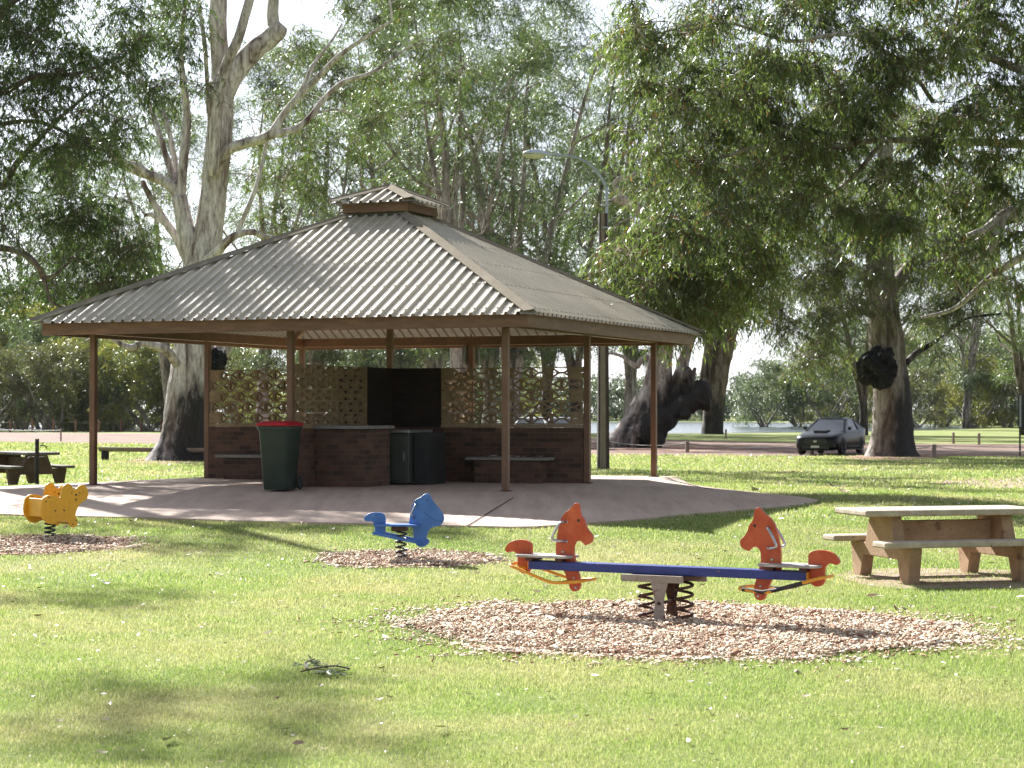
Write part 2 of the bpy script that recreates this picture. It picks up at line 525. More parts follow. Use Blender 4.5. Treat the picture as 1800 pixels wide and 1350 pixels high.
def arr_mesh(name, V, Fc):
    """mesh from numpy verts (n,3) and uniform faces (m,k)"""
    V = np.asarray(V, dtype=np.float32)
    Fc = np.asarray(Fc, dtype=np.int32)
    me = bpy.data.meshes.new(name)
    m, k = Fc.shape
    me.vertices.add(len(V))
    me.vertices.foreach_set('co', V.ravel())
    me.loops.add(m * k)
    me.loops.foreach_set('vertex_index', Fc.ravel())
    me.polygons.add(m)
    me.polygons.foreach_set('loop_start', np.arange(0, m * k, k, dtype=np.int32))
    me.polygons.foreach_set('loop_total', np.full(m, k, dtype=np.int32))
    me.update(calc_edges=True)
    return me


def catmull(pts, n, closed=False):
    pts = [Vector(p) for p in pts]
    out = []
    N = len(pts)
    for i in range(N if closed else N - 1):
        if closed:
            p0, p1, p2, p3 = pts[i - 1], pts[i], pts[(i + 1) % N], pts[(i + 2) % N]
        else:
            p1, p2 = pts[i], pts[i + 1]
            p0 = pts[i - 1] if i else p1 * 2 - p2
            p3 = pts[i + 2] if i + 2 < N else p2 * 2 - p1
        for k in range(n):
            t = k / n
            out.append(0.5 * ((2 * p1) + (p2 - p0) * t + (2 * p0 - 5 * p1 + 4 * p2 - p3) * t * t + (3 * p1 - p0 - 3 * p2 + p3) * t ** 3))
    if not closed:
        out.append(pts[-1])
    return out


class MB:
    def __init__(s):
        s.v, s.f = [], []

    def add(s, vs, fs):
        b = len(s.v)
        s.v += [tuple(p) for p in vs]
        s.f += [tuple(i + b for i in f) for f in fs]
        return s

    def box(s, x0, x1, y0, y1, z0, z1, M=None):
        vs = [Vector(p) for p in ((x0, y0, z0), (x1, y0, z0), (x1, y1, z0), (x0, y1, z0), (x0, y0, z1), (x1, y0, z1), (x1, y1, z1), (x0, y1, z1))]
        if M:
            vs = [M @ p for p in vs]
        return s.add(vs, [(0, 3, 2, 1), (4, 5, 6, 7), (0, 1, 5, 4), (1, 2, 6, 5), (2, 3, 7, 6), (3, 0, 4, 7)])

    def bar(s, a, b, w, h, up=(0, 0, 1)):
        """rectangular bar from a to b"""
        a, b = Vector(a), Vector(b)
        d = (b - a).normalized()
        sd = d.cross(Vector(up)).normalized()
        u = sd.cross(d)
        vs = [p + sd * (w / 2 * i) + u * (h / 2 * j) for p in (a, b) for i, j in ((-1, -1), (1, -1), (1, 1), (-1, 1))]
        return s.add(vs, [(3, 2, 1, 0), (4, 5, 6, 7), (0, 1, 5, 4), (1, 2, 6, 5), (2, 3, 7, 6), (3, 0, 4, 7)])

    def tube(s, pts, rad, sides=8, closed=False, cap=True, rough=0.0, freq=1.0, flute=0.0):
        pts = [Vector(p) for p in pts]
        n = len(pts)
        if not hasattr(rad, '__len__'):
            rad = [rad] * n
        tang = []
        for i in range(n):
            if closed:
                tang.append((pts[(i + 1) % n] - pts[i - 1]).normalized())
            else:
                tang.append((pts[min(i + 1, n - 1)] - pts[max(i - 1, 0)]).normalized())
        t0 = tang[0]
        nrm = t0.orthogonal().normalized()
        rings = []
        for i in range(n):
            if i:
                q = tang[i - 1].rotation_difference(tang[i])
                nrm = (q @ nrm).normalized()
            bn = tang[i].cross(nrm)
            ring = []
            for k in range(sides):
                a = 2 * PI * k / sides
                d = nrm * math.cos(a) + bn * math.sin(a)
                r = rad[i]
                if rough:
                    q_ = pts[i] + d * rad[i]
                    r *= 1 + rough * (noise.noise(q_ * freq) + 0.5 * noise.noise(q_ * freq * 3.1))
                    if flute:
                        r *= 1 + flute * math.sin(5 * a + 2.0 * noise.noise(pts[i] * 0.3)) * max(0.0, 1 - i / (n * 0.35))
                ring.append(pts[i] + d * r)
            rings.append(ring)
        b = len(s.v)
        for rg in rings:
            s.v += [tuple(p) for p in rg]
        m = n if closed else n - 1
        for i in range(m):
            for k in range(sides):
                j, k2 = (i + 1) % n, (k + 1) % sides
                s.f.append((b + i * sides + k, b + i * sides + k2, b + j * sides + k2, b + j * sides + k))
        if cap and not closed:
            s.f.append(tuple(b + k for k in range(sides))[::-1])
            s.f.append(tuple(b + (n - 1) * sides + k for k in range(sides)))
        return s

    def extrude(s, outline, fn):
        """outline: 2-D points; fn(a, b, side) -> point for side 0 and 1"""
        n = len(outline)
        vs = [fn(a, b, 0) for a, b in outline] + [fn(a, b, 1) for a, b in outline]
        fs = [tuple(range(n))[::-1], tuple(range(n, 2 * n))]
        fs += [(i, (i + 1) % n, n + (i + 1) % n, n + i) for i in range(n)]
        return s.add(vs, fs)

    def lathe(s, prof, sides=24, axis=(0, 0, 1), org=(0, 0, 0), a0=0.0):
        q = Vector((0, 0, 1)).rotation_difference(Vector(axis))
        vs = [Vector(org) + q @ Vector((r * math.cos(a0 + 2 * PI * k / sides), r * math.sin(a0 + 2 * PI * k / sides), z)) for r, z in prof for k in range(sides)]
        fs = []
        for i in range(len(prof) - 1):
            for k in range(sides):
                k2 = (k + 1) % sides
                fs.append((i * sides + k, i * sides + k2, (i + 1) * sides + k2, (i + 1) * sides + k))
        fs.append(tuple(range(sides))[::-1])
        fs.append(tuple((len(prof) - 1) * sides + k for k in range(sides)))
        return s.add(vs, fs)

    def build(s, name, mat, parent=None, smooth=False, uv=False, bevel=0.0, loc=None):
        me = bpy.data.meshes.new(name)
        me.from_pydata(s.v, [], s.f)
        me.update()
        if uv:
            l = me.uv_layers.new(name='UV')
            for p in me.polygons:
                nn = p.normal
                ax = max(range(3), key=lambda i: abs(nn[i]))
                for li in p.loop_indices:
                    c = me.vertices[me.loops[li].vertex_index].co
                    l.data[li].uv = (c.y, c.z) if ax == 0 else ((c.x, c.z) if ax == 1 else (c.x, c.y))
        o = link(name, me, mat, parent, smooth)
        if loc is not None:
            o.location = loc
        if bevel:
            b = o.modifiers.new('bevel', 'BEVEL')
            b.width = bevel
            b.segments = 2
            b.limit_method = 'ANGLE'
            b.angle_limit = R(40)
        if smooth and not bevel:
            md = o.modifiers.new('split', 'EDGE_SPLIT')
            md.split_angle = R(50)
        return o


def copy_tree(o, parent=None):
    c = o.copy()
    COL.objects.link(c)
    if parent:
        c.parent = parent
    for ch in list(o.children):
        copy_tree(ch, c)
    return c


# ------------------------------------------------------------------ ground
PC = Vector((-2.149, 35.10, 0.52))        # the shelter's centre, on its slab
TH = 0.381
cT, sT = math.cos(TH), math.sin(TH)


def H(x, y):
    x, y = np.asarray(x, float), np.asarray(y, float)
    r = np.hypot(x - PC.x, y - PC.y)
    t = np.clip((r - 8.5) / 5.5, 0, 1)
    return 0.235 * (1 - t * t * (3 - 2 * t))


def hz(x, y):
    return float(H(x, y))


def P(x, y, dz=0.0, it=4):
    """pixel -> point on the lawn"""
    z = 0.0
    for _ in range(it):
        p = onz(x, y, z)
        z = hz(p.x, p.y)
    return Vector((p.x, p.y, z + dz))


xs = np.concatenate([-np.geomspace(45, 900, 16)[::-1], np.arange(-44, 44.1, 1.0), np.geomspace(45, 900, 16)])
ys = np.concatenate([[-200, -60, -20], np.arange(0, 60.1, 1.0), np.geomspace(62, 1600, 46)])
gx, gy = np.meshgrid(xs, ys)
V = np.stack([gx.ravel(), gy.ravel(), H(gx, gy).ravel()], 1)
nx, ny = len(xs), len(ys)
idx = np.arange(nx * ny).reshape(ny, nx)
Fq = np.stack([idx[:-1, :-1].ravel(), idx[:-1, 1:].ravel(), idx[1:, 1:].ravel(), idx[1:, :-1].ravel()], 1)
tag(link('lawn', arr_mesh('lawn', V, Fq), MT['lawn'], None, True), 'sunlit mown park lawn with dry straw patches', 'lawn', kind='structure')


def sheet(name, pts, mat, z=0.012, wob=0.0, n=6, label=None, cat='ground', closed=True):
    """an irregular flat patch that follows the ground"""
    o = catmull([(p[0], p[1], 0) for p in pts], n, True) if n > 1 else [Vector((p[0], p[1], 0)) for p in pts]
    c = sum((Vector(p) for p in o), Vector()) / len(o)
    mb = MB()
    vs = [(c.x, c.y, hz(c.x, c.y) + z)]
    rings = 6
    for k in range(1, rings + 1):
        for i, p in enumerate(o):
            q = c + (p - c) * (k / rings)
            if k == rings and wob:
                q = q + (p - c).normalized() * wob * noise.noise(p * 1.7 / max(0.2, wob))
            vs.append((q.x, q.y, hz(q.x, q.y) + (z if k < rings else 0.004)))
    m = len(o)
    fs = [(0, 1 + i, 1 + (i + 1) % m) for i in range(m)]
    for k in range(rings - 1):
        for i in range(m):
            a, b = 1 + k * m, 1 + (k + 1) * m
            fs.append((a + i, b + i, b + (i + 1) % m, a + (i + 1) % m))
    ob = mb.add(vs, fs).build(name, mat, None, True)
    return tag(ob, label, cat, kind='structure')


# dirt road across the back of the park
near = [(-60, 150), (-28, 114), (-18, 108), (-4, 92), (4, 81.5), (11, 79), (20, 77.5), (45, 70)]
far = [(45, 104), (20, 110), (13, 118), (6, 135), (-4, 150), (-20, 158), (-40, 168), (-80, 200)]


def ribbon(name, near, far, mat, z, label, cat):
    n = catmull([(x, y, 0) for x, y in near], 16)
    f = catmull([(x, y, 0) for x, y in far[::-1]], 16)
    vs, fs = [], []
    for i, (a, b) in enumerate(zip(n, f)):
        for k in range(7):
            t = k / 6
            q = a.lerp(b, t)
            if k in (0, 6):
                q.y += 1.6 * noise.noise(Vector((q.x * 0.8, k, 3.1))) * (1 if k else 0.5)
            vs.append((q.x, q.y, hz(q.x, q.y) + (z if 0 < k < 6 else 0.004)))
    for i in range(len(n) - 1):
        for k in range(6):
            a = i * 7 + k
            fs.append((a, a + 7, a + 8, a + 1))
    return tag(MB().add(vs, fs).build(name, mat, None, True), label, cat, kind='structure')


ribbon('dirt_road', near, far, MT['road'], 0.03, 'pinkish dirt road across the back of the lawn', 'road')

# river
wpts = [(-120, 235), (-40, 190), (-5, 172), (10, 160), (22, 168), (36, 185), (52, 215), (60, 300), (40, 350), (-20, 372), (-120, 380)]
ob = MB().add([(x, y, 0.02) for x, y in wpts], [tuple(range(len(wpts)))]).build('river', MT['water'])
tag(ob, 'pale river shining between the far trees', 'water', kind='structure')

# bare earth
sheet('bare_earth', [P(1475, 1012)[:2], P(1530, 1030)[:2], P(1640, 1036)[:2], P(1840, 1030)[:2], P(1900, 1008)[:2], P(1700, 1000)[:2], P(1540, 1000)[:2]],
      MT['bare'], 0.012, 0.12, 5, 'worn bare earth under the picnic table', 'ground')
sheet('bare_earth', [P(1640, 850)[:2], P(1800, 858)[:2], P(2000, 852)[:2], P(1900, 840)[:2], P(1720, 842)[:2]], MT['bare'], 0.012, 0.3, 5, 'thin bare patch on the right of the lawn', 'ground')
sheet('bare_earth', [P(215, 811)[:2], P(290, 816)[:2], P(420, 813)[:2], P(430, 805)[:2], P(300, 800)[:2]], MT['mulch_base'], 0.02, 0.3, 5, 'leaf strewn earth around the big gum trunk', 'ground')
sheet('bare_earth', [P(1480, 806)[:2], P(1560, 809)[:2], P(1660, 806)[:2], P(1640, 800)[:2], P(1520, 800)[:2]], MT['mulch_base'], 0.034, 0.3, 5, 'dark earth around the scarred gum trunk', 'ground')
sheet('bare_earth', [P(1060, 792)[:2], P(1150, 796)[:2], P(1330, 792)[:2], P(1300, 784)[:2], P(1150, 782)[:2]], MT['mulch_base'], 0.036, 0.4, 5, 'dark litter on the road under the leaning gum', 'ground')

# ------------------------------------------------------------------ concrete apron
OUT = [(-180, 9.5), (-160, 9.5), (-128.7, 8.3), (-111.9, 7.9), (-90.7, 8.75), (-75.9, 9.6), (-54.7, 8.0), (-43, 7.65), (-14.8, 7.5), (0, 6.95), (20, 6.2), (60, 6.5), (90, 7), (135, 8.5), (180, 9.5)]


def outr(a):
    a = np.degrees(a)
    return np.interp(a, [p[0] for p in OUT], [p[1] for p in OUT])


def apron():
    n = 180
    vs, fs = [(0, 0, 0)], []
    hw = 4.02
    for ring in range(6):
        for i in range(n):
            a = -PI + 2 * PI * (i + 0.5) / n
            d = Vector((math.cos(a), math.sin(a)))
            lu, lv = d.x * cT - d.y * sT, d.x * sT + d.y * cT
            rin = hw / max(abs(lu), abs(lv))
            ro = max(float(outr(a)), rin + 0.25)
            if ring == 0:
                r, z = rin * 0.5, 0.0
            elif ring <= 4:
                t = (ring - 1) / 3
                r = rin + (ro - rin) * t
                zo = hz(PC.x + d.x * ro, PC.y + d.y * ro) + 0.03 - PC.z
                z = zo * t
            else:
                r, z = ro + 0.02, hz(PC.x + d.x * ro, PC.y + d.y * ro) - 0.1 - PC.z
            vs.append((d.x * r, d.y * r, z))
    for i in range(n):
        fs.append((0, 1 + i, 1 + (i + 1) % n))
    for k in range(5):
        for i in range(n):
            a, b = 1 + k * n, 1 + (k + 1) * n
            fs.append((a + i, b + i, b + (i + 1) % n, a + (i + 1) % n))
    o = MB().add(vs, fs).build('concrete_apron', MT['concrete'])
    o.location = PC
    tag(o, 'sloping pinkish concrete apron around the shelter', 'pavement', kind='structure')
    for (a, b) in (((920, 864), (821, 924)), ((482, 858), (340, 914)), ((1169, 842), (1355, 884))):
        A = onz(*a, 0.52)
        B = onz(*b, 0.255)
        mb = MB()
        for k in range(12):
            p, q = A.lerp(B, k / 12), A.lerp(B, (k + 1) / 12)
            mb.bar(p - PC, q - PC, 0.012, 0.008)
        mb.build('expansion_joint', MT['joint'], o)


apron()

# ------------------------------------------------------------------ shelter
shelter = empty('picnic_shelter', PC, -TH, 'open sided park shelter with ribbed hipped roof, brown posts and brick screen walls', 'shelter')


def roof(Hh, z0, slope, tmax, pitch=0.19, rib=0.04, name='roof_panel', parent=None, screws=True, off=0.0):
    Hh = float(Hh)
    for k in range(4):
        a = k * PI / 2
        rot = Matrix.Rotation(a, 3, 'Z')
        us = [-Hh]
        n = int(Hh / pitch)
        cs = [off + i * pitch for i in range(-n, n + 1) if abs(off + i * pitch) < Hh - 0.08]
        prof = [(-Hh, 0)]
        for c in cs:
            prof += [(c - 0.036, 0), (c - 0.02, rib), (c + 0.02, rib), (c + 0.036, 0)]
            # two shallow stiffeners in the pan
            prof += [(c + 0.085, 0), (c + 0.095, 0.006), (c + 0.105, 0)]
        prof += [(Hh, 0)]
        prof = [p for p in prof if abs(p[0]) <= Hh]
        mb = MB()
        vs = []
        for u, dz in prof:
            t = min(tmax, 1 - abs(u) / Hh)
            vs.append(rot @ Vector((u, -Hh, z0 + dz)))
            vs.append(rot @ Vector((u, -Hh * (1 - t), z0 + slope * Hh * t + dz)))
        fs = [(2 * i, 2 * i + 2, 2 * i + 3, 2 * i + 1) for i in range(len(prof) - 1)]
        mb.add(vs, fs)
        if screws:
            sb = mb
            for c in cs:
                tt = min(tmax, 1 - abs(c) / Hh)
                for t in (0.03, 0.22, 0.42, 0.62, 0.80):
                    if t < tt - 0.04:
                        p = rot @ Vector((c, -Hh * (1 - t), z0 + slope * Hh * t + rib))
                        sb.box(p.x - 0.012, p.x + 0.012, p.y - 0.012, p.y + 0.012, p.z, p.z + 0.012)
        o = mb.build(name, MT['roof'], parent)
    for k in range(4):
        rot = Matrix.Rotation(k * PI / 2, 3, 'Z')
        rows = []
        for i in range(13):
            t = i / 12 * min(tmax + 0.0, 0.999)
            h = Hh * (1 - t) + 0.03 * (1 - t)
            z = z0 + slope * Hh * t + rib + 0.012
            wv = min(0.17, h * 0.9)
            rows.append([Vector((-h + wv, -h, z - 0.004)), Vector((-h + 0.05, -h, z + 0.012)), Vector((-h, -h, z + 0.03)), Vector((-h, -h + 0.05, z + 0.012)), Vector((-h, -h + wv, z - 0.004))])
        mb = MB()
        fs = []
        for i in range(12):
            for j in range(4):
                a = i * 5 + j
                fs.append((a, a + 1, a + 6, a + 5))
        mb.add([rot @ p for r in rows for p in r], fs)
        mb.build('hip_capping', MT['ridge'], parent)


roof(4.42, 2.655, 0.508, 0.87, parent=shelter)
# the raised vent cap
vent = empty('roof_vent_cap', (0, 0, 0))
vent.parent = shelter
roof(0.80, 4.83, 0.42, 1.0, pitch=0.19, parent=vent, screws=False, name='cap_panel')
mb = MB()
for k in range(4):
    rot = Matrix.Rotation(k * PI / 2, 4, 'Z')
    if k % 2 == 0:
        mb.box(-0.63, 0.63, -0.63, -0.60, 4.68, 4.83, rot)
    else:
        mb.box(-0.60, 0.60, -0.63, -0.60, 4.68, 4.83, rot)
mb.build('cap_fascia', MT['fascia'], vent, bevel=0.004)
mb = MB()
for k in range(4):
    rot = Matrix.Rotation(k * PI / 2, 4, 'Z')
    mb.box(-0.5 if k % 2 == 0 else -0.47, 0.5 if k % 2 == 0 else 0.47, -0.5, -0.47, 4.35, 4.75, rot)
mb.build('vent_throat', MT['screw'], vent)
# fascia boards
for k in range(4):
    rot = Matrix.Rotation(k * PI / 2, 4, 'Z')
    L = 4.29 if k % 2 == 0 else 4.245
    MB().box(-L, L, -4.29, -4.245, 2.47, 2.66, rot).build('fascia_board', MT['fascia'], shelter, bevel=0.004)
for k in range(4):
    rot = Matrix.Rotation(k * PI / 2, 4, 'Z')
    L = 3.74 if k % 2 == 0 else 3.64
    MB().box(-L, L, -3.74, -3.64, 2.50, 2.67, rot).build('roof_beam', MT['brown_paint'], shelter, bevel=0.004)
for k in range(4):
    rot = Matrix.Rotation(k * PI / 2, 3, 'Z')
    MB().bar(rot @ Vector((-4.2, -4.2, 2.60)), rot @ Vector((-0.12, -0.12, 4.66)), 0.06, 0.14).build('hip_rafter', MT['brown_paint'], shelter)
for k in range(4):
    rot = Matrix.Rotation(k * PI / 2, 3, 'Z')
    mb = MB()
    for t in (0.5, 0.78):
        h = 4.3 * (1 - t)
        mb.bar(rot @ Vector((-h, -h, 2.6 + 0.508 * 4.42 * t - 0.0)), rot @ Vector((h, -h, 2.6 + 0.508 * 4.42 * t)), 0.05, 0.06)
    mb.build('purlins', MT['brown_paint'], shelter)
for (u, v) in ((-1, -1), (0, -1), (1, -1), (1, 0), (1, 1), (0, 1), (-1, 1), (-1, 0), (0, 0)):
    top = 4.6 if u == v == 0 else 2.495
    mb = MB()
    x, y = u * 3.69, v * 3.69
    mb.box(x - 0.05, x + 0.05, y - 0.05, y + 0.05, 0.012, top)
    po = mb.build('post', MT['brown_paint'], shelter, bevel=0.008)
    MB().box(x - 0.08, x + 0.08, y - 0.08, y + 0.08, 0, 0.012).build('base_plate', MT['rust'], po)


def breeze_block(mb, a0, a1, z0, z1, th, M):
    """one pierced block: a frame and a bow-tie web"""
    fr = 0.017
    y0, y1 = -th / 2, th / 2
    mb.box(a0, a1, y0, y1, z0, z0 + fr, M).box(a0, a1, y0, y1, z1 - fr, z1, M)
    mb.box(a0, a0 + fr, y0, y1, z0 + fr, z1 - fr, M).box(a1 - fr, a1, y0, y1, z0 + fr, z1 - fr, M)
    c, zc, wb = (a0 + a1) / 2, (z0 + z1) / 2, 0.016
    y0, y1 = y0 + 0.004, y1 - 0.004
    k = 0.05
    for sx in (-1, 1):
        ex = c + sx * ((a1 - a0) / 2 - fr - 0.0)
        ix = c + sx * k
        for sz in (-1, 1):
            ez = zc + sz * ((z1 - z0) / 2 - fr)
            d = Vector((ex - ix, ez - zc)).normalized()
            nn = Vector((-d.y, d.x)) * wb / 2 * 1.15
            q = [(ix - nn.x, zc - nn.y), (ex - nn.x, ez - nn.y), (ex + nn.x, ez + nn.y), (ix + nn.x, zc + nn.y)]
            vs = [M @ Vector((p[0], yy, p[1])) for yy in (y0, y1) for p in q]
            mb.add(vs, [(0, 1, 2, 3), (7, 6, 5, 4), (0, 4, 5, 1), (1, 5, 6, 2), (2, 6, 7, 3), (3, 7, 4, 0)])
    mb.box(c - k, c + k, y0 + 0.002, y1 - 0.002, zc - 0.016, zc + 0.016, M)


def arm(k):
    M = Matrix.Rotation(k * PI / 2, 4, 'Z')
    mb = MB().box(0.056, 3.635, -0.055, 0.055, 0, 0.94, M)
    mb.build('brick_wall', MT['brick'], shelter, uv=True)
    MB().box(0.056, 1.0, -0.055, 0.055, 0.942, 1.975, M).build('brick_pier', MT['soot'], shelter, uv=True)
    mb = MB()
    # sill course of cream bricks
    x = 1.003
    while x < 3.6:
        e = min(x + 0.23, 3.635)
        mb.box(x, e - 0.006, -0.056, 0.056, 0.943, 0.995, M)
        x = e
    th = 0.08
    for c in range(5):
        z0 = 0.999 + c * 0.196
        z1 = z0 + 0.19
        x = 1.003
        if c % 2 == 0:
            e = x + 0.19
        else:
            e = x
        if c % 2 == 0:
            mb.box(x, x + 0.18, -th / 2, th / 2, z0, z0 + 0.092, M).box(x, x + 0.18, -th / 2, th / 2, z0 + 0.097, z1, M)
            x += 0.185
        while x + 0.36 < 3.636:
            breeze_block(mb, x, x + 0.366, z0, z1, th, M)
            x += 0.371
        if 3.635 - x > 0.04:
            mb.box(x, 3.635, -th / 2, th / 2, z0, z0 + 0.092, M).box(x, 3.635, -th / 2, th / 2, z0 + 0.097, z1, M)
    mb.build('block_screen', MT['block'], shelter)


for k in range(4):
    arm(k)
# mortar-coloured thin core fills behind the front arm's blocks are left open on purpose
# counter on the front arm
cn = MB().box(0.06, 0.95, -2.95, -2.02, 0.0, 0.93).build('brick_counter', MT['brick'], shelter, uv=True)
MB().box(0.06, 1.02, -3.03, -1.98, 0.933, 0.985).build('counter_top', MT['coping'], cn, bevel=0.008)
for (x0, x1) in ((1.65, 3.12), (-3.25, -1.5)):
    b = MB().box(x0 + 0.14, x1 - 0.14, -0.42, -0.058, 0, 0.385).build('wall_bench', MT['brick'], shelter, uv=True)
    MB().box(x0, x1, -0.5, -0.058, 0.388, 0.44).build('bench_slab', MT['coping'], b, bevel=0.008)

# barbecue
bq = empty('barbecue_cabinet', PC, -TH, 'green grey metal barbecue cabinet with steel top in the sooty corner of the shelter', 'barbecue')
MB().box(0.42, 1.22, -1.86, -1.0, 0.04, 0.86).build('cabinet_body', MT['bbq'], bq, bevel=0.01)
for x0, x1 in ((0.45, 0.82), (0.88, 1.19)):
    d = MB().box(x0, x1, -1.885, -1.862, 0.08, 0.80).build('door', MT['bbq'], bq, bevel=0.006)
    MB().box(x1 - 0.05, x1 - 0.03, -1.91, -1.886, 0.4, 0.55).build('handle', MT['steel_top'], d)
MB().box(0.40, 1.26, -1.92, -0.98, 0.862, 0.91).build('hotplate_top', MT['steel_top'], bq, bevel=0.006)
MB().box(1.24, 1.50, -1.70, -0.98, 0.0, 0.86).build('black_recess_box', MT['bbq_dark'], bq, bevel=0.006)  # plain black box added to fill the dark recess beside the cabinet
MB().box(0.45, 1.2, -1.85, -1.84, 0.0, 0.04).build('kick_board', MT['bbq_dark'], bq)

# leaf litter lying on the right bench
def litter_patch(name, pts, L, label, cat, n, parent=None):
    rng = np.random.default_rng(len(name) + n)
    V, Fc = [], []
    for k in range(n):
        p = pts(rng)
        a = rng.uniform(0, 2 * PI)
        l = L * rng.uniform(0.5, 1.3)
        wv = l * rng.uniform(0.09, 0.16)
        d = Vector((math.cos(a), math.sin(a), 0))
        s = Vector((-d.y, d.x, 0))
        h = l * rng.uniform(0.02, 0.2)
        b = len(V)
        m = p + d * 0
        V += [p - d * l / 2 + Vector((0, 0, h * rng.uniform(0, 1))), p + s * wv + Vector((0, 0, h * 0.3)), p + d * l / 2 + Vector((0, 0, h)), p - s * wv]
        Fc.append((b, b + 1, b + 2, b + 3))
    o = link(name, arr_mesh(name, [tuple(v) for v in V], Fc), MT['litter'], parent)
    return tag(o, label, cat, kind='stuff')


def _bp(rng):
    u, v = rng.uniform(1.7, 3.0), rng.uniform(-0.48, -0.1)
    return Vector((PC.x + u * cT + v * sT, PC.y - u * sT + v * cT, PC.z + 0.445))


litter_patch('dry_leaves', _bp, 0.13, 'dry gum leaves heaped on the right bench of the shelter', 'leaves', 90)

def _rp(rng):
    t_ = rng.uniform(0.05, 0.8)
    u = rng.uniform(-1, 1) * 4.3 * (1 - t_)
    v = -4.42 * (1 - t_)
    if rng.random() < 0.3:
        u, v = -v, u
    return Vector((PC.x + u * cT + v * sT, PC.y - u * sT + v * cT, PC.z + 2.655 + 0.508 * 4.42 * t_ + 0.012))


litter_patch('roof_leaves', _rp, 0.14, 'dry gum leaves lodged on the shelter roof', 'leaves', 70)

# lamp shade at the back post
px, py = PC.x + 3.69 * sT, PC.y + 3.69 * cT
sh = empty('hanging_shade', (px - 0.02, py + 0.16, PC.z + 1.98), 0.2, 'dull grey tapered shade hung at the rear post under the roof', 'shade')
MB().lathe([(0.06, 0.0), (0.17, 0.14), (0.185, 0.2), (0.16, 0.50), (0.05, 0.54)], 8).build('shade_body', MT['shade_grey'], sh)
MB().tube([(0, 0, 0.53), (0, 0, 0.75)], 0.012, 6).build('hanger', MT['darkbolt'], sh)


# ------------------------------------------------------------------ wheelie bin
def wheelie_bin(loc, rz):
    b = empty('wheelie_bin', loc, rz, 'dark green wheelie bin with a red lid standing in front of the shelter', 'bin')
    b.scale = (0.87, 0.84, 1.0)
    # local: front is -y
    def ring(wx, y0, y1, z, r=0.05):
        pts = []
        for (cx_, cy_, a0) in ((wx - r, y1 - r, 0), (-wx + r, y1 - r, 90), (-wx + r, y0 + r, 180), (wx - r, y0 + r, 270)):
            for k in range(5):
                a = R(a0 + k * 22.5)
                pts.append(Vector((cx_ + r * math.cos(a), cy_ + r * math.sin(a), z)))
        return pts
    rings = [ring(0.225, -0.26, 0.17, 0.002), ring(0.235, -0.275, 0.18, 0.06), ring(0.28, -0.36, 0.27, 0.90), ring(0.283, -0.363, 0.275, 0.93),
             ring(0.305, -0.385, 0.30, 0.935), ring(0.305, -0.385, 0.30, 0.985), ring(0.285, -0.36, 0.28, 0.99)]
    n = 20
    fs = [tuple(range(n))[::-1], tuple((len(rings) - 1) * n + k for k in range(n))]
    for i in range(len(rings) - 1):
        for k in range(n):
            fs.append((i * n + k, i * n + (k + 1) % n, (i + 1) * n + (k + 1) % n, (i + 1) * n + k))
    MB().add([p for r in rings for p in r], fs).build('bin_body', MT['bin_green'], b, True)
    lid = [ring(0.315, -0.40, 0.31, 0.992), ring(0.32, -0.41, 0.315, 1.015), ring(0.30, -0.39, 0.30, 1.035), ring(0.22, -0.28, 0.22, 1.062), ring(0.12, -0.16, 0.12, 1.068)]
    fs = [tuple(range(n))[::-1], tuple((len(lid) - 1) * n + k for k in range(n))]
    for i in range(len(lid) - 1):
        for k in range(n):
            fs.append((i * n + k, i * n + (k + 1) % n, (i + 1) * n + (k + 1) % n, (i + 1) * n + k))
    MB().add([p for r in lid for p in r], fs).build('lid', MT['bin_red'], b, True)
    for s in (-1, 1):
        wheel = MB().lathe([(0.03, -0.02), (0.085, -0.025), (0.1, -0.015), (0.1, 0.015), (0.085, 0.025), (0.03, 0.02)], 20, (1, 0, 0), (s * 0.27, 0.22, 0.1)).build('wheel', MT['rubber'], b, True)
    MB().tube([(-0.24, 0.22, 0.1), (0.24, 0.22, 0.1)], 0.012, 8).build('axle', MT['rubber'], b)
    MB().tube([(-0.2, 0.30, 0.96), (-0.2, 0.37, 0.985), (0.2, 0.37, 0.985), (0.2, 0.30, 0.96)], 0.014, 8).build('handle', MT['bin_green'], b)


bp = onz(497, 857, 0.52)
wheelie_bin((-3.60, 31.05, 0.52), R(-20))


# ------------------------------------------------------------------ seesaw
def pipe(mb, pts, r, sides=10, n=5, closed=False):
    mb.tube(catmull(pts, n, closed), r, sides, closed)
    return mb


def coil(mb, cx_, cy_, z0, z1, r, wire, turns, per=18, lead=0.0):
    n = int(turns * per)
    pts = []
    for i in range(n + 1):
        a = 2 * PI * turns * i / n + lead
        t = i / n
        # closed end coils
        pts.append((cx_ + r * math.cos(a), cy_ + r * math.sin(a), z0 + (z1 - z0) * t))
    mb.tube(pts, wire, 8)
    return mb


SA, SB = Vector((0.17, 16.95)), Vector((2.35, 15.76))
scn = (SA + SB) / 2
sdir = (SB - SA)
SL = sdir.length
sang = math.atan2(sdir.y, sdir.x)
ss = empty('seesaw', (scn.x, scn.y, 0.0), sang, 'blue beam seesaw with two red horse heads on rusty springs', 'seesaw')
HB = SL / 2
MB().box(-HB, HB, -0.07, 0.07, 0.392, 0.464).build('beam', MT['navy'], ss, bevel=0.006)
for s in (-1, 1):
    MB().box(s * HB if s > 0 else -HB - 0.008, HB + 0.008 if s > 0 else -HB, -0.066, 0.066, 0.396, 0.46).build('end_plate', MT['sun_yellow'], ss)
# profiles: a = metres from the beam's end towards its centre, b = height
Z0 = 862


def zl(pts, x0=330, kx=0.000724, kz=0.000644, ztop=0.466):
    return [((x - x0) * kx, ztop + (Z0 - y) * kz) for x, y in pts]


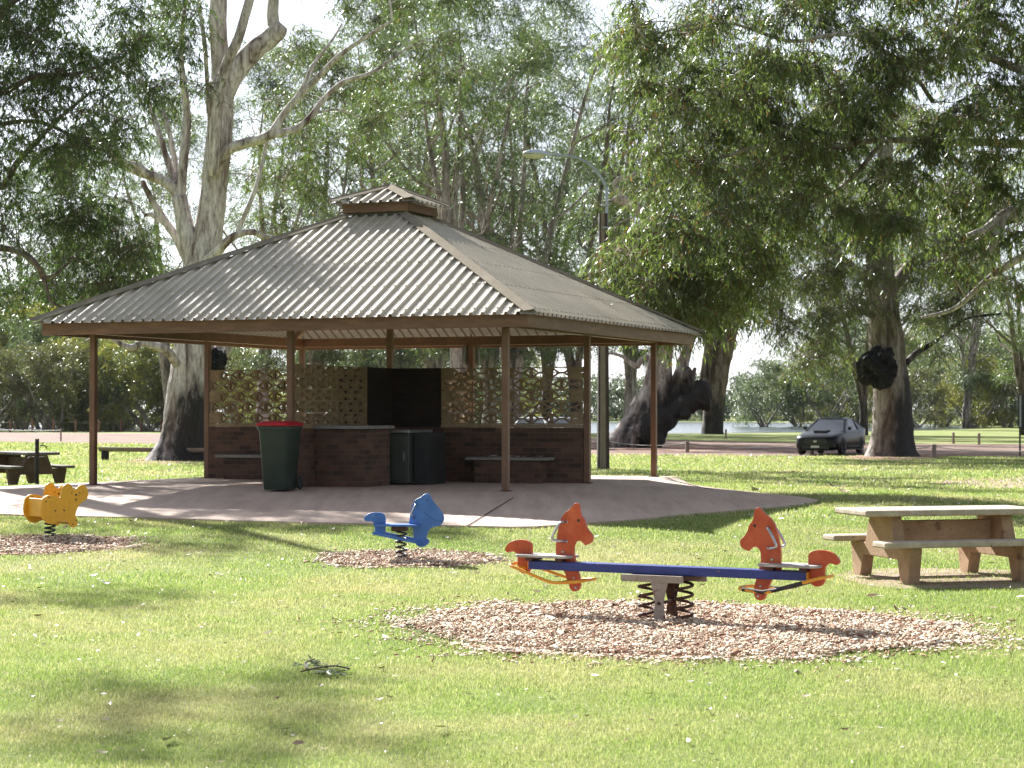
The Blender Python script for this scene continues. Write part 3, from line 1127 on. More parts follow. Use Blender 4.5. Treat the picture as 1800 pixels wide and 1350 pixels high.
HORSE = zl([(915, 95), (955, 122), (968, 200), (985, 260), (1020, 310), (1045, 390), (1078, 450), (1122, 500), (1132, 545), (1115, 600), (1062, 630), (1032, 642), (1015, 620), (985, 595),
            (950, 586), (915, 605), (892, 650), (886, 720), (895, 790), (910, 860), (945, 1000), (962, 1060), (970, 1130), (965, 1190), (940, 1235), (890, 1250), (845, 1225),
            (825, 1170), (800, 1090), (765, 1000), (700, 930), (655, 850), (655, 770), (655, 650), (665, 560), (690, 420), (725, 300), (770, 230), (830, 180), (880, 125)])
TAIL = [(-(x - 1030) * 0.00075, 0.46 + (905 - y) * 0.000667) for x, y in [(985, 835), (985, 720), (1000, 680), (1050, 650), (1120, 640), (1200, 650), (1270, 680), (1320, 740), (1330, 780),
        (1300, 810), (1270, 805), (1225, 795), (1190, 815), (1170, 850), (1165, 900), (1165, 1000), (1140, 1050), (1085, 1075), (1035, 1060), (1005, 1020), (985, 960), (985, 900)]]
TAIL = [(a - 0.03, b) for a, b in TAIL]


def smooth2(o, n=3):
    return [(p.x, p.y) for p in catmull([(a, b, 0) for a, b in o], n, True)]


for s in (1, -1):
    # s = 1: the left end, looking right
    def X(a):
        return s * (-HB + a)

    def panel(outl, th):
        mb = MB()
        mb.extrude(smooth2(outl), lambda a, b, side: Vector((X(a), (-th if side == 0 else th), b)))
        return mb
    hp = panel(HORSE, 0.017).build('horse_head', MT['red'], ss, bevel=0.004)
    for t in (-1, 1):
        ex, ez = zl([(955, 322)])[0]
        MB().lathe([(0.013, 0), (0.013, 0.003), (0.006, 0.004)], 14, (0, t, 0), (X(ex), t * 0.017, ez)).build('eye', MT['darkbolt'], hp)
    for t in (-1, 1):
        for bx, bz in ((0.335, 0.80), (0.335, 0.635), (0.30, 0.545), (0.40, 0.33), (0.42, 0.25)):
            MB().lathe([(0.011, 0), (0.011, 0.004), (0.006, 0.007)], 8, (0, t, 0), (X(bx + 0.006), t * 0.0172, bz)).build('bolt', MT['chrome'], hp)
    mb = MB()
    for t in (-1, 1):
        pipe(mb, [(X(0.335), t * 0.017, 0.80), (X(0.33), t * 0.06, 0.80), (X(0.305), t * 0.085, 0.785), (X(0.245), t * 0.095, 0.68), (X(0.25), t * 0.09, 0.650), (X(0.30), t * 0.07, 0.64), (X(0.335), t * 0.017, 0.635)], 0.011, 8, 4)
    mb.build('handle', MT['chrome'], ss, True)
    panel(TAIL, 0.017).build('horse_tail', MT['red'], ss, bevel=0.004)
    # worn plywood seat, on cleats
    def rr(x0, x1, hw, r=0.05):
        pts = []
        for (cx_, cy_, a0) in ((x1 - r, hw - r, 0), (x0 + r, hw - r, 90), (x0 + r, -hw + r, 180), (x1 - r, -hw + r, 270)):
            for k in range(5):
                a = R(a0 + k * 22.5)
                pts.append((cx_ + r * math.cos(a), cy_ + r * math.sin(a)))
        return pts
    mb = MB()
    mb.extrude(rr(-0.11, 0.40, 0.13), lambda a, b, side: Vector((X(a), b, 0.496 if side == 0 else 0.518)))
    mb.build('seat', MT['ply'], ss, bevel=0.004)
    mb = MB()
    for a in (0.02, 0.3):
        mb.box(X(a) - 0.03, X(a) + 0.03, -0.1, 0.1, 0.466, 0.4955)
    mb.build('seat_cleats', MT['rust'], ss)
    mb = MB()
    lp = [(-0.14, -0.13, 0.425), (-0.17, 0.0, 0.43), (-0.14, 0.13, 0.425), (-0.02, 0.155, 0.39), (0.22, 0.19, 0.318), (0.32, 0.185, 0.30), (0.50, 0.16, 0.312), (0.545, 0.10, 0.318), (0.55, 0, 0.32),
          (0.545, -0.10, 0.318), (0.50, -0.16, 0.312), (0.32, -0.185, 0.30), (0.22, -0.19, 0.318), (-0.02, -0.155, 0.39)]
    pipe(mb, [(X(a), b, c) for a, b, c in lp], 0.0135, 10, 4, True)
    mb.tube([(X(0.36), -0.185, 0.301), (X(0.36), 0.185, 0.301)], 0.013, 8)
    mb.tube([(X(-0.06), -0.145, 0.405), (X(-0.06), 0.145, 0.405)], 0.013, 8)
    mb.build('foot_rail', MT['sun_yellow'], ss, True)
    if s == -1:
        mb = MB()
        for t in (-1, 1):
            mb.tube([(X(-0.0), t * 0.158, 0.384), (X(0.22), t * 0.19, 0.318), (X(0.32), t * 0.185, 0.30), (X(0.50), t * 0.16, 0.312)], 0.0165, 10)
        mb.build('rubber_grip', MT['black_steel'], ss, True)
for t in (-1, 1):
    MB().box(-0.29 + 0.05 * t, 0.26 + 0.05 * t, t * 0.125 - 0.014, t * 0.125 + 0.014, 0.334, 0.391).build('mount_bar', MT['strut'], ss, bevel=0.003)
    mb = MB()
    o = [(-0.075, 0.334), (-0.036, 0.17), (-0.06, 0.0), (0.06, 0.0), (0.036, 0.17), (0.075, 0.334)]
    mb.extrude(o, lambda a, b, side: Vector((a, t * 0.125 - 0.005 if side == 0 else t * 0.125 + 0.005, b)))
    mb.build('pivot_plate', MT['strut'] if t < 0 else MT['rust'], ss)
MB().tube([(0, -0.14, 0.165), (0, 0.14, 0.165)], 0.014, 10).build('pivot_pin', MT['rust'], ss)
for s in (-1, 1):
    mb = MB()
    coil(mb, s * 0.165, 0, 0.0, 0.36, 0.07, 0.0125, 4.6, 22, 0.5 * s)
    mb.build('spring', MT['rust'], ss, True)
MB().box(-0.27, 0.27, -0.11, 0.11, 0.362, 0.3915).build('spring_plate', MT['rust'], ss)


# ------------------------------------------------------------------ spring riders
def rider_blue():
    g = P(705, 966)
    b = empty('spring_rider', g, R(-9), 'blue animal shaped spring rider on a single coil', 'spring rider')
    k = 0.00137
    def Q(pts):
        return smooth2([((x - 822) * k, (720 - y) * k) for x, y in pts], 3)
    head = Q([(890, 440), (893, 400), (900, 350), (915, 270), (945, 220), (990, 196), (1012, 178), (1040, 168), (1066, 180), (1085, 215), (1110, 250), (1160, 310), (1185, 360), (1176, 402), (1150, 430),
              (1100, 442), (1065, 462), (1046, 500), (1036, 535), (1058, 548), (1056, 575), (1030, 600), (990, 610), (950, 590), (932, 540), (926, 470), (915, 445)])
    tail = Q([(690, 430), (690, 370), (670, 337), (620, 325), (560, 332), (518, 358), (510, 385), (530, 400), (575, 402), (598, 430), (602, 480), (606, 505), (640, 515), (686, 490)])
    th = 0.017
    hp = MB().extrude(head, lambda a, c, s: Vector((a, -th if s == 0 else th, c))).build('head_panel', MT['sky_blue'], b, bevel=0.004)
    MB().extrude(tail, lambda a, c, s: Vector((a, -th if s == 0 else th, c))).build('tail_panel', MT['sky_blue'], b, bevel=0.004)
    for t in (-1, 1):
        ln = catmull([((x - 822) * k, t * 0.0185, (720 - y) * k) for x, y in ((1018, 318), (1045, 345), (1090, 378), (1135, 393), (1174, 396))], 4)
        MB().tube(ln, 0.0022, 5).build('mouth_line', MT['navy_line'], hp)
        MB().lathe([(0.009, 0), (0.009, 0.002), (0.004, 0.003)], 12, (0, t, 0), ((1045 - 822) * k, t * th, (720 - 220) * k)).build('eye', MT['navy_line'], hp)
    MB().box((608 - 822) * k, (985 - 822) * k, -0.125, 0.125, (720 - 438) * k, (720 - 420) * k).build('seat', MT['sky_blue'], b, bevel=0.008)
    for t in (-1, 1):
        MB().bar(((600 - 822) * k, t * 0.115, (720 - 492) * k), ((975 - 822) * k, t * 0.115, (720 - 565) * k), 0.022, 0.036).build('foot_rail', MT['sky_blue'], b, bevel=0.004)
    for x, y in ((632, 500), (985, 572)):
        MB().tube([((x - 822) * k, -0.13, (720 - y) * k), ((x - 822) * k, 0.13, (720 - y) * k)], 0.011, 8).build('cross_bar', MT['sky_blue'], b)
    mb = MB()
    for t in (-1, 1):
        pipe(mb, [((958 - 822) * k, t * th, (720 - 255) * k), ((950 - 822) * k, t * 0.07, (720 - 262) * k), ((922 - 822) * k, t * 0.085, (720 - 325) * k), ((928 - 822) * k, t * 0.07, (720 - 345) * k), ((940 - 822) * k, t * th, (720 - 375) * k)], 0.0085, 8, 4)
    mb.build('handle', MT['chrome'], b, True)
    coil(MB(), 0, 0, 0.0, (720 - 478) * k, 0.058, 0.0115, 5.6, 20).build('spring', MT['black_steel'], b, True)
    MB().box(-0.1, 0.07, -0.07, 0.07, (720 - 478) * k, (720 - 440) * k).build('mount_plate', MT['rust'], b, bevel=0.004)


rider_blue()


def rider_yellow():
    g = P(94, 937)
    b = empty('spring_rider', g, R(42), 'yellow bear shaped spring rider with two side panels and a back board', 'spring rider')
    kx, kz = 0.00195, 0.00143
    # side panel seen from its right: a forward, c up
    o = [(490, 720), (503, 665), (540, 642), (590, 650), (622, 664), (632, 615), (642, 570), (670, 546), (700, 556), (716, 590), (740, 592), (760, 566), (790, 560), (816, 590), (826, 640), (810, 690),
         (772, 720), (755, 742), (736, 800), (736, 840), (750, 872), (745, 910), (720, 930), (692, 912), (680, 880), (640, 872), (600, 880), (570, 895), (530, 880), (500, 840), (485, 790)]
    o = smooth2([((x - 640) * kx, (1025 - y) * kz) for x, y in o], 3)
    for t in (-1, 1):
        y = t * 0.215
        p = MB().extrude(o, lambda a, c, s: Vector((a, y - 0.013 if s == 0 else y + 0.013, c))).build('side_panel', MT['bear_yellow'], b, bevel=0.005)
        for (x, z, r) in ((705, 628, 0.009), (762, 628, 0.009), (735, 645, 0.014), (735, 686, 0.013)):
            MB().lathe([(r, 0), (r, 0.002), (r * 0.4, 0.003)], 12, (0, -1, 0), ((x - 640) * kx, y - 0.013, (1025 - z) * kz)).build('face_mark', MT['darkbolt'], p)
        for (x, z, r) in ((588, 777, 0.011), (650, 777, 0.011), (543, 662, 0.009), (522, 695, 0.009), (738, 868, 0.009), (713, 900, 0.009)):
            MB().lathe([(r, 0), (r, 0.004), (r * 0.6, 0.006)], 10, (0, -1, 0), ((x - 640) * kx, y - 0.013, (1025 - z) * kz)).build('bolt', MT['darkbolt'], p)
    MB().box((512 - 640) * kx, (512 - 640) * kx + 0.022, -0.200, 0.200, (1025 - 830) * kz, (1025 - 672) * kz).build('back_board', MT['bear_yellow'], b, bevel=0.006)
    MB().box((530 - 640) * kx, (700 - 640) * kx, -0.19, 0.19, (1025 - 795) * kz, (1025 - 775) * kz).build('seat', MT['black_steel'], b, bevel=0.006)
    MB().tube([((738 - 640) * kx, -0.2, (1025 - 700) * kz), ((738 - 640) * kx, 0.2, (1025 - 700) * kz)], 0.013, 10).build('grip_bar', MT['chrome'], b, True)
    MB().tube([((715 - 640) * kx, -0.2, (1025 - 895) * kz), ((715 - 640) * kx, 0.2, (1025 - 895) * kz)], 0.014, 10).build('foot_bar', MT['bear_yellow'], b, True)
    coil(MB(), -0.05, 0, 0.0, (1025 - 800) * kz, 0.062, 0.0115, 6.0, 20).build('spring', MT['black_steel'], b, True)
    MB().box(-0.13, 0.03, -0.075, 0.075, (1025 - 806) * kz, (1025 - 796) * kz).build('mount_plate', MT['rust'], b)


rider_yellow()


# ------------------------------------------------------------------ picnic tables
def picnic_table(loc, rz, label, mtop, mframe, pads=True, length=2.0):
    t = empty('picnic_table', loc, rz, label, 'picnic table')
    MB().box(0, length, -0.385, 0.385, 0.70, 0.765).build('table_top', mtop, t, bevel=0.018)
    for s in (-1, 1):
        MB().box(0.03, length - 0.03, s * 0.61 - 0.15, s * 0.61 + 0.15, 0.405, 0.465).build('bench_seat', mtop, t, bevel=0.015)
    prof = [(-0.24, 0.698), (0.24, 0.698), (0.345, 0.402), (0.70, 0.402), (0.70, 0.37), (0.635, 0.02), (0.475, 0.02), (0.40, 0.27), (-0.40, 0.27), (-0.475, 0.02), (-0.635, 0.02), (-0.70, 0.37), (-0.70, 0.402), (-0.345, 0.402)]
    for a in (0.33, length - 0.43):
        MB().extrude(prof, lambda y, z, s: Vector((a if s == 0 else a + 0.13, y, z))).build('end_frame', mframe, t, bevel=0.008)
    MB().box(0.46, length - 0.43, -0.06, 0.06, 0.42, 0.64).build('centre_beam', mframe, t, bevel=0.006)
    if pads:
        for a in (0.33, length - 0.43):
            for s in (-1, 1):
                MB().box(a - 0.2, a + 0.38, s * 0.55 - 0.2, s * 0.55 + 0.2, -0.03, 0.022).build('foot_pad', MT['coping'], t, bevel=0.006)
    return t


ta = R(15)
e = Vector((math.sin(ta), -math.cos(ta)))
tm = Vector((3.42, 20.55))
picnic_table((tm.x + 0.03, tm.y - 0.2, -0.03), ta, 'sunlit tan concrete picnic table with bench seats beside the seesaw', MT['table_conc'], MT['frame_conc'])
tb = onz(107, 803, 0.765)
k = 1.0
q = onz(70, 858, 0.0)
tb = at(106, 803, 44)
picnic_table((tb.x - 0.30, tb.y - 0.25, hz(tb.x, 44)), R(128), 'dark weathered picnic table at the left edge of the park', MT['old_table'], MT['old_frame'], False, 2.2)

# drinking tap post
q = Vector((at(65, 850, 41.5).x, 41.5, 0))
tp = empty('tap_post', (q.x, q.y, hz(q.x, q.y)), 0.3, 'dark post with small brass taps in front of the weathered table', 'tap post')
MB().tube([(0, 0, -0.02), (0, 0, 0.98)], 0.042, 12).build('post', MT['burnt'], tp, True)
for s, z in ((-1, 0.60), (1, 0.60), (1, 0.84)):
    m = MB()
    m.tube([(0.05 * s, 0, z), (0.16 * s, 0, z), (0.19 * s, 0, z - 0.03), (0.19 * s, 0, z - 0.07)], 0.012, 8)
    m.box(0.12 * s - 0.03, 0.12 * s + 0.03, -0.006, 0.006, z + 0.05, z + 0.062).tube([(0.12 * s, 0, z), (0.12 * s, 0, z + 0.055)], 0.007, 6)
    m.build('tap', MT['darkbolt'], tp)

# log bench
A, B = onz(180, 809, 0), Vector((-9.6, 69.2, 0))
lb = empty('log_bench', A, math.atan2(B.y - A.y, B.x - A.x), 'long split log bench in front of the big gum trunk', 'bench')
L = (B - A).length
n = 16
pts = [(L * (i / n) - 0.1, 0.03 * noise.noise(Vector((i * 0.4, 0, 0))), 0.44) for i in range(n + 1)]
mb = MB().tube([Vector(p) for p in pts], 0.13, 12, rough=0.12, freq=3.0)
mb.v = [(x, y, min(z, 0.475 + 0.006 * noise.noise(Vector((x * 2, y * 6, 0))))) for x, y, z in mb.v]
mb.build('log_seat', MT['log'], lb)
for a in (0.12, L * 0.55, L - 0.3):
    MB().tube([(a, 0, -0.02), (a, 0, 0.34)], 0.14, 10, rough=0.1, freq=4).build('stump_leg', MT['burnt'], lb)

# ------------------------------------------------------------------ lamp pole
q = onz(1059, 825, 0)
lp = empty('lamp_pole', q, R(8), 'tall concrete and steel pole with a curved street lamp arm behind the shelter', 'street lamp')
hgt = 7.75
vs = []
def slab(x0b, x1b, x0t, x1t, y):
    m = MB()
    m.add([(x0b, -y, -0.1), (x1b, -y, -0.1), (x1b, y, -0.1), (x0b, y, -0.1), (x0t, -y * 0.8, hgt), (x1t, -y * 0.8, hgt), (x1t, y * 0.8, hgt), (x0t, y * 0.8, hgt)],
          [(0, 3, 2, 1), (4, 5, 6, 7), (0, 1, 5, 4), (1, 2, 6, 5), (2, 3, 7, 6), (3, 0, 4, 7)])
    return m
slab(-0.10, 0.10, -0.055, 0.055, 0.085).build('concrete_core', MT['stobie_conc'], lp)
slab(0.102, 0.20, 0.057, 0.15, 0.10).build('steel_joist', MT['stobie_steel'], lp)
slab(-0.155, -0.102, -0.105, -0.057, 0.10).build('steel_joist', MT['stobie_steel'], lp)
def LP(x, y):
    p = at(x, y, q.y) - q
    return Vector((p.x, 0, p.z))
arm_pts = [LP(1066, 420), LP(1067, 345), LP(1062, 322), LP(1045, 298), LP(1025, 283), LP(1005, 277), LP(985, 275), LP(965, 274)]
MB().tube(catmull(arm_pts, 6), 0.045, 10).build('curved_arm', MT['galv'], lp, True)
for z in (360, 400):
    m = LP(1064, z)
    MB().box(m.x - 0.12, m.x + 0.12, -0.09, 0.09, m.z - 0.02, m.z + 0.02).build('clamp', MT['galv'], lp)
a, b_ = LP(968, 275), LP(917, 272)
d = (b_ - a)
mb = MB()
rings = []
for t, wv, hh, dz in ((0, 0.07, 0.06, 0), (0.12, 0.11, 0.09, 0.01), (0.2, 0.12, 0.10, 0.02), (0.45, 0.17, 0.12, 0.03), (0.75, 0.16, 0.10, 0.03), (0.95, 0.09, 0.06, 0.0), (1.0, 0.03, 0.02, -0.02)):
    c = a + d * t
    rings.append([Vector((c.x, wv * math.cos(2 * PI * k / 12), c.z + dz + hh * max(-0.25, math.sin(2 * PI * k / 12)))) for k in range(12)])
fs = [tuple(range(12))]
for i in range(len(rings) - 1):
    for k2 in range(12):
        fs.append((i * 12 + k2, (i + 1) * 12 + k2, (i + 1) * 12 + (k2 + 1) % 12, i * 12 + (k2 + 1) % 12))
fs.append(tuple((len(rings) - 1) * 12 + k2 for k2 in range(12))[::-1])
lh = mb.add([p for r in rings for p in r], fs).build('lamp_head', MT['lamp_grey'], lp, True)
c = a + d * 0.6
mb = MB()
rows = []
for j in range(6):
    ph = j / 5 * PI / 2
    rows.append([Vector((c.x + 0.36 * math.cos(ph) * math.cos(2 * PI * k2 / 16), 0.14 * math.cos(ph) * math.sin(2 * PI * k2 / 16), c.z - 0.005 - 0.13 * math.sin(ph))) for k2 in range(16)])
fs = []
for i in range(5):
    for k2 in range(16):
        fs.append((i * 16 + k2, (i + 1) * 16 + k2, (i + 1) * 16 + (k2 + 1) % 16, i * 16 + (k2 + 1) % 16))
mb.add([p for r in rows for p in r], fs).build('diffuser_bowl', MT['lamp_glass'], lh, True)

# ------------------------------------------------------------------ sign
q = onz(1793, 803, 0)
sg = empty('park_sign', q, R(-10), 'dark backed sign on a thin post at the right edge', 'sign')
MB().tube([(0, 0, -0.05), (0, 0, 2.45)], 0.035, 8).build('post', MT['sign_back'], sg)
p = MB().box(-0.07, 0.95, -0.05, -0.036, 1.12, 2.42).build('sign_board', MT['sign_back'], sg, bevel=0.004)
MB().box(-0.02, 0.05, -0.056, -0.0515, 1.16, 2.38).build('pale_strip', MT['sign_face'], p)


# ------------------------------------------------------------------ bollards and cable rails
def rail_run(pix, h, r, name, mat, labels, group, cable=True, cab_label=None, sag=0.06, sq=False):
    tops = []
    for i, (x, y) in enumerate(pix):
        q = onz(x, y, 0.0)
        mb = MB()
        n = 4 if sq else 10
        mb.lathe([(r, -0.05), (r, h - 0.02), (r * 0.85, h)], n, a0=PI / 4)
        o = mb.build(name, mat, None)
        o.location = (q.x, q.y, hz(q.x, q.y))
        o.rotation_euler = (0, 0, random.uniform(-0.5, 0.5))
        tag(o, labels[i] if isinstance(labels, list) else labels, 'post', group)
        tops.append(Vector((q.x, q.y, hz(q.x, q.y) + h * 0.82)))
    if cable:
        mb = MB()
        for a, b in zip(tops[:-1], tops[1:]):
            pts = []
            for k in range(9):
                t = k / 8
                p = a.lerp(b, t)
                p.z -= sag * 4 * t * (1 - t)
                pts.append(p)
            mb.tube(pts, 0.016, 5)
        tag(mb.build('rail_cable', MT['wire']), cab_label, 'cable')


rail_run([(1063, 790), (1208, 796), (1427, 799), (1642, 804), (1870, 808)], 0.5, 0.085, 'bollard', MT['post_wood'],
         ['grey timber bollard behind the lamp pole', 'weathered timber bollard on the grass beside the leaning gum', 'pale timber bollard standing in front of the dark car', 'short timber bollard right of the scarred gum trunk', 'timber bollard beyond the right edge sign'], 'bollards along the near edge of the road', True, 'sagging cable strung between the near bollards', 0.16)
rail_run([(1276, 771), (1676, 780), (1721, 782)], 0.62, 0.07, 'bollard', MT['post_wood'],
         ['small pale post by the river behind the leaning gum', 'tall thin post on the far grass, left of a pair', 'paler thin post on the far grass, right of a pair'], 'posts along the far edge of the road', False)
rail_run([(-20, 762), (18, 760), (57, 760), (94, 760), (133, 760), (174, 760), (213, 759), (248, 759), (283, 759), (430, 759), (465, 759)], 1.1, 0.12, 'fence_post', MT['post_red'],
         'red brown timber fence post before the left scrub', 'fence posts before the left scrub', True, 'slack wire along the left fence posts', 0.05, True)
rail_run([(-60, 772), (107, 776)], 0.8, 0.05, 'bollard', MT['post_wood'], ['thin pale post out at the far left', 'thin white post on the grass before the left dirt road'], 'posts before the left dirt road', True, 'thin cable to the white post on the left', 0.03)


# ------------------------------------------------------------------ cars
def car(loc, rz, paint, label, group=None):
    c = empty('parked_car', loc, rz, label, 'car', group)
    # front faces -y
    st = [(-2.29, 0.62, 0.28, 0.60), (-2.25, 0.74, 0.22, 0.67), (-2.12, 0.83, 0.19, 0.74), (-1.85, 0.875, 0.18, 0.81), (-1.35, 0.89, 0.18, 0.885), (-0.9, 0.895, 0.18, 0.94), (-0.2, 0.895, 0.18, 0.965),
          (0.7, 0.895, 0.18, 0.985), (1.35, 0.895, 0.19, 1.02), (1.8, 0.875, 0.22, 1.06), (2.12, 0.84, 0.28, 1.075), (2.26, 0.78, 0.36, 1.02), (2.30, 0.72, 0.5, 0.9)]
    sec = []
    for y, wv, zb, sh in st:
        half = [(0.0, zb), (wv * 0.9, zb), (wv, zb + 0.10), (wv * 1.0, zb + (sh - zb) * 0.55), (wv * 0.985, sh - 0.07), (wv * 0.93, sh - 0.015), (wv * 0.72, sh + 0.012), (wv * 0.35, sh + 0.028), (0.0, sh + 0.032)]
        full = [Vector((x, y, z)) for x, z in half] + [Vector((-x, y, z)) for x, z in half[-2:0:-1]]
        sec.append(full)
    n = len(sec[0])
    fs = [tuple(range(n)), tuple((len(sec) - 1) * n + k for k in range(n))[::-1]]
    for i in range(len(sec) - 1):
        for k in range(n):
            fs.append((i * n + k, (i + 1) * n + k, (i + 1) * n + (k + 1) % n, i * n + (k + 1) % n))
    body = MB().add([p for s in sec for p in s], fs).build('car_body', paint, c, True)
    # glasshouse
    lo = [(-0.80, -0.86), (0.80, -0.86), (0.83, -0.3), (0.835, 0.9), (0.78, 1.98), (-0.78, 1.98), (-0.835, 0.9), (-0.83, -0.3)]
    hi = [(-0.56, 0.02), (0.56, 0.02), (0.60, 0.25), (0.60, 0.9), (0.53, 1.28), (-0.53, 1.28), (-0.60, 0.9), (-0.60, 0.25)]
    zl_ = [0.955, 0.955, 0.955, 0.99, 1.07, 1.07, 0.99, 0.955]
    zh_ = [1.40, 1.40, 1.42, 1.42, 1.40, 1.40, 1.42, 1.42]
    vs = [Vector((x, y, z - 0.05)) for (x, y), z in zip(lo, zl_)] + [Vector((x, y, z)) for (x, y), z in zip(hi, zh_)]
    MB().add(vs, [(i, (i + 1) % 8, 8 + (i + 1) % 8, 8 + i) for i in range(8)] + [tuple(range(8, 16))]).build('windows', MT['car_glass'], c)
    ws = [Vector((lo[0][0] * 0.93, lo[0][1] - 0.02, 0.955)), Vector((lo[1][0] * 0.93, lo[1][1] - 0.02, 0.955)), Vector((hi[1][0] * 0.93, hi[1][1] - 0.035, 1.385)), Vector((hi[0][0] * 0.93, hi[0][1] - 0.035, 1.385))]
    MB().add(ws + [p + Vector((0, 0.012, -0.012)) for p in ws], [(0, 1, 2, 3), (7, 6, 5, 4), (0, 4, 5, 1), (1, 5, 6, 2), (2, 6, 7, 3), (3, 7, 4, 0)]).build('windscreen', MT['car_screen'], c)
    # roof skin and pillars
    rp = [(x * 1.03, y) for x, y in hi]
    mb = MB()
    for i, j in ((0, 0), (1, 1), (4, 4), (5, 5)):
        mb.bar(Vector((lo[i][0] * 1.01, lo[i][1], zl_[i] - 0.02)), Vector((hi[j][0] * 1.02, hi[j][1], zh_[j] + 0.0)), 0.055, 0.055)
    for s in (-1, 1):
        b3 = [(s * 0.838, 1.12, 0.98), (s * 0.80, 1.95, 1.06), (s * 0.548, 1.26, 1.405), (s * 0.612, 0.98, 1.425)]
        mb.add(b3 + [(x - s * 0.03, y, z) for x, y, z in b3], [(0, 1, 2, 3), (7, 6, 5, 4), (0, 4, 5, 1), (1, 5, 6, 2), (2, 6, 7, 3), (3, 7, 4, 0)])
    vs = [Vector((x, y, z + 0.004)) for (x, y), z in zip(rp, zh_)] + [Vector((x * 0.72, (y - 0.55) * 0.8 + 0.55, 1.468)) for x, y in rp]
    mb.add(vs, [(i, (i + 1) % 8, 8 + (i + 1) % 8, 8 + i) for i in range(8)] + [tuple(range(8, 16)), tuple(range(8))[::-1]]).build('roof', paint, c)
    for s in (-1, 1):
        for y in (-1.36, 1.30):
            MB().lathe([(0.37, -0.05), (0.375, 0.0), (0.37, 0.012)], 28, (s, 0, 0), (s * 0.889, y, 0.34)).build('wheel_arch', MT['grille'], c)
            wh = MB().lathe([(0.2, -0.1), (0.29, -0.105), (0.32, -0.085), (0.32, 0.085), (0.29, 0.105), (0.2, 0.1)], 28, (s, 0, 0), (s * 0.815, y, 0.32)).build('wheel', MT['tyre'], c, True)
            r = MB().lathe([(0.215, 0), (0.215, 0.02), (0.18, 0.012)], 24, (s, 0, 0), (s * 0.9, y, 0.32))
            for k in range(5):
                a = 2 * PI * k / 5
                r.bar((s * 0.921, y + 0.03 * math.cos(a), 0.32 + 0.03 * math.sin(a)), (s * 0.921, y + 0.2 * math.cos(a), 0.32 + 0.2 * math.sin(a)), 0.02, 0.05, (1, 0, 0.01))
            r.build('rim', MT['rim'], wh)
        # swept headlight
        q = [(0.36, -2.235, 0.665), (0.60, -2.18, 0.685), (0.82, -1.93, 0.75), (0.845, -1.86, 0.72), (0.80, -2.08, 0.62), (0.62, -2.215, 0.595), (0.40, -2.265, 0.605)]
        vs = [Vector((s * x * 1.01, y - 0.02, z)) for x, y, z in q] + [Vector((s * x * 0.9, y + 0.15, z)) for x, y, z in q]
        m = len(q)
        f = [tuple(range(m)), tuple(range(m, 2 * m))[::-1]] + [(i, m + i, m + (i + 1) % m, (i + 1) % m) for i in range(m)]
        MB().add(vs, f).build('headlight', MT['headlight'], c)
        MB().box(s * 0.86 - 0.13 * (s < 0) - 0.0, s * 0.86 + 0.13 * (s > 0), -0.62, -0.5, 0.98, 1.11).build('wing_mirror', paint, c, bevel=0.03)
        MB().box(s * 0.70 - 0.09, s * 0.70 + 0.09, -2.235, -2.1, 0.30, 0.46).build('fog_lamp_pod', MT['grille'], c, bevel=0.02)
        MB().box(s * 0.68 - 0.13, s * 0.68 + 0.13, 2.2, 2.302, 0.86, 1.0).build('tail_light', MT['tail'], c, bevel=0.02)
        MB().box(s * 0.893 - 0.006, s * 0.893 + 0.012, -0.75, 1.5, 0.30, 0.34).build('side_skirt', MT['grille'], c)
        MB().box(s * 0.885 - 0.01, s * 0.885 + 0.014, 0.25, 0.42, 0.86, 0.885).build('door_handle', MT['rim'], c)
        MB().box(s * 0.885 - 0.01, s * 0.885 + 0.014, 1.12, 1.28, 0.88, 0.905).build('door_handle', MT['rim'], c)
    g = [(-0.40, 0.64), (0.40, 0.64), (0.50, 0.52), (0.40, 0.40), (-0.40, 0.40), (-0.50, 0.52)]
    gr = MB().extrude(g, lambda a, b, s: Vector((a, -2.315 if s == 0 else -2.2, b))).build('grille', MT['grille'], c)
    MB().box(-0.44, 0.44, -2.325, -2.316, 0.525, 0.545).build('grille_bar', MT['rim'], gr)
    em = MB().lathe([(0.055, 0), (0.055, 0.006), (0.04, 0.01)], 20, (0, -1, 0), (0, -2.326, 0.535))
    em.v = [(x * 1.4, y, 0.535 + (z - 0.535) * 0.75) for x, y, z in em.v]
    em.build('emblem', MT['plate'], gr)
    MB().box(-0.55, 0.55, -2.30, -2.2, 0.24, 0.37).build('lower_intake', MT['grille'], c)
    MB().box(-0.75, 0.75, -2.33, -2.0, 0.17, 0.2).build('front_lip', MT['grille'], c)
    MB().box(-0.17, 0.17, -2.335, -2.318, 0.28, 0.37).build('number_plate', MT['plate'], c)
    sc = [(-1.62, 0.86), (-1.60, 0.955), (-1.5, 0.985), (-1.1, 0.975), (-0.98, 0.93), (-0.98, 0.90)]
    MB().extrude(sc, lambda y, z, s: Vector((-0.27 if s == 0 else 0.27, y, z))).build('bonnet_scoop', paint, c, bevel=0.01)
    MB().box(-0.24, 0.24, -1.625, -1.612, 0.885, 0.945).build('scoop_opening', MT['grille'], c)
    return c


vr = math.atan2(560, 3500)
cx_, cy_ = 13.02, 81.2
car((cx_, cy_, 0.035), -(vr + R(16.0)), MT['car_dark'], 'charcoal sedan with a bonnet scoop parked on the dirt road by the scarred gum')
q = at(934, 760, 92)
car((q.x, 93, 0.035), -R(4), MT['car_white'], 'white car behind the shelter seen through the pierced blocks, left of two', 'white cars behind the shelter')
q = at(990, 760, 92)
car((q.x, 93.6, 0.035), -R(7), MT['car_white'], 'white car behind the shelter seen through the pierced blocks, right of two', 'white cars behind the shelter')


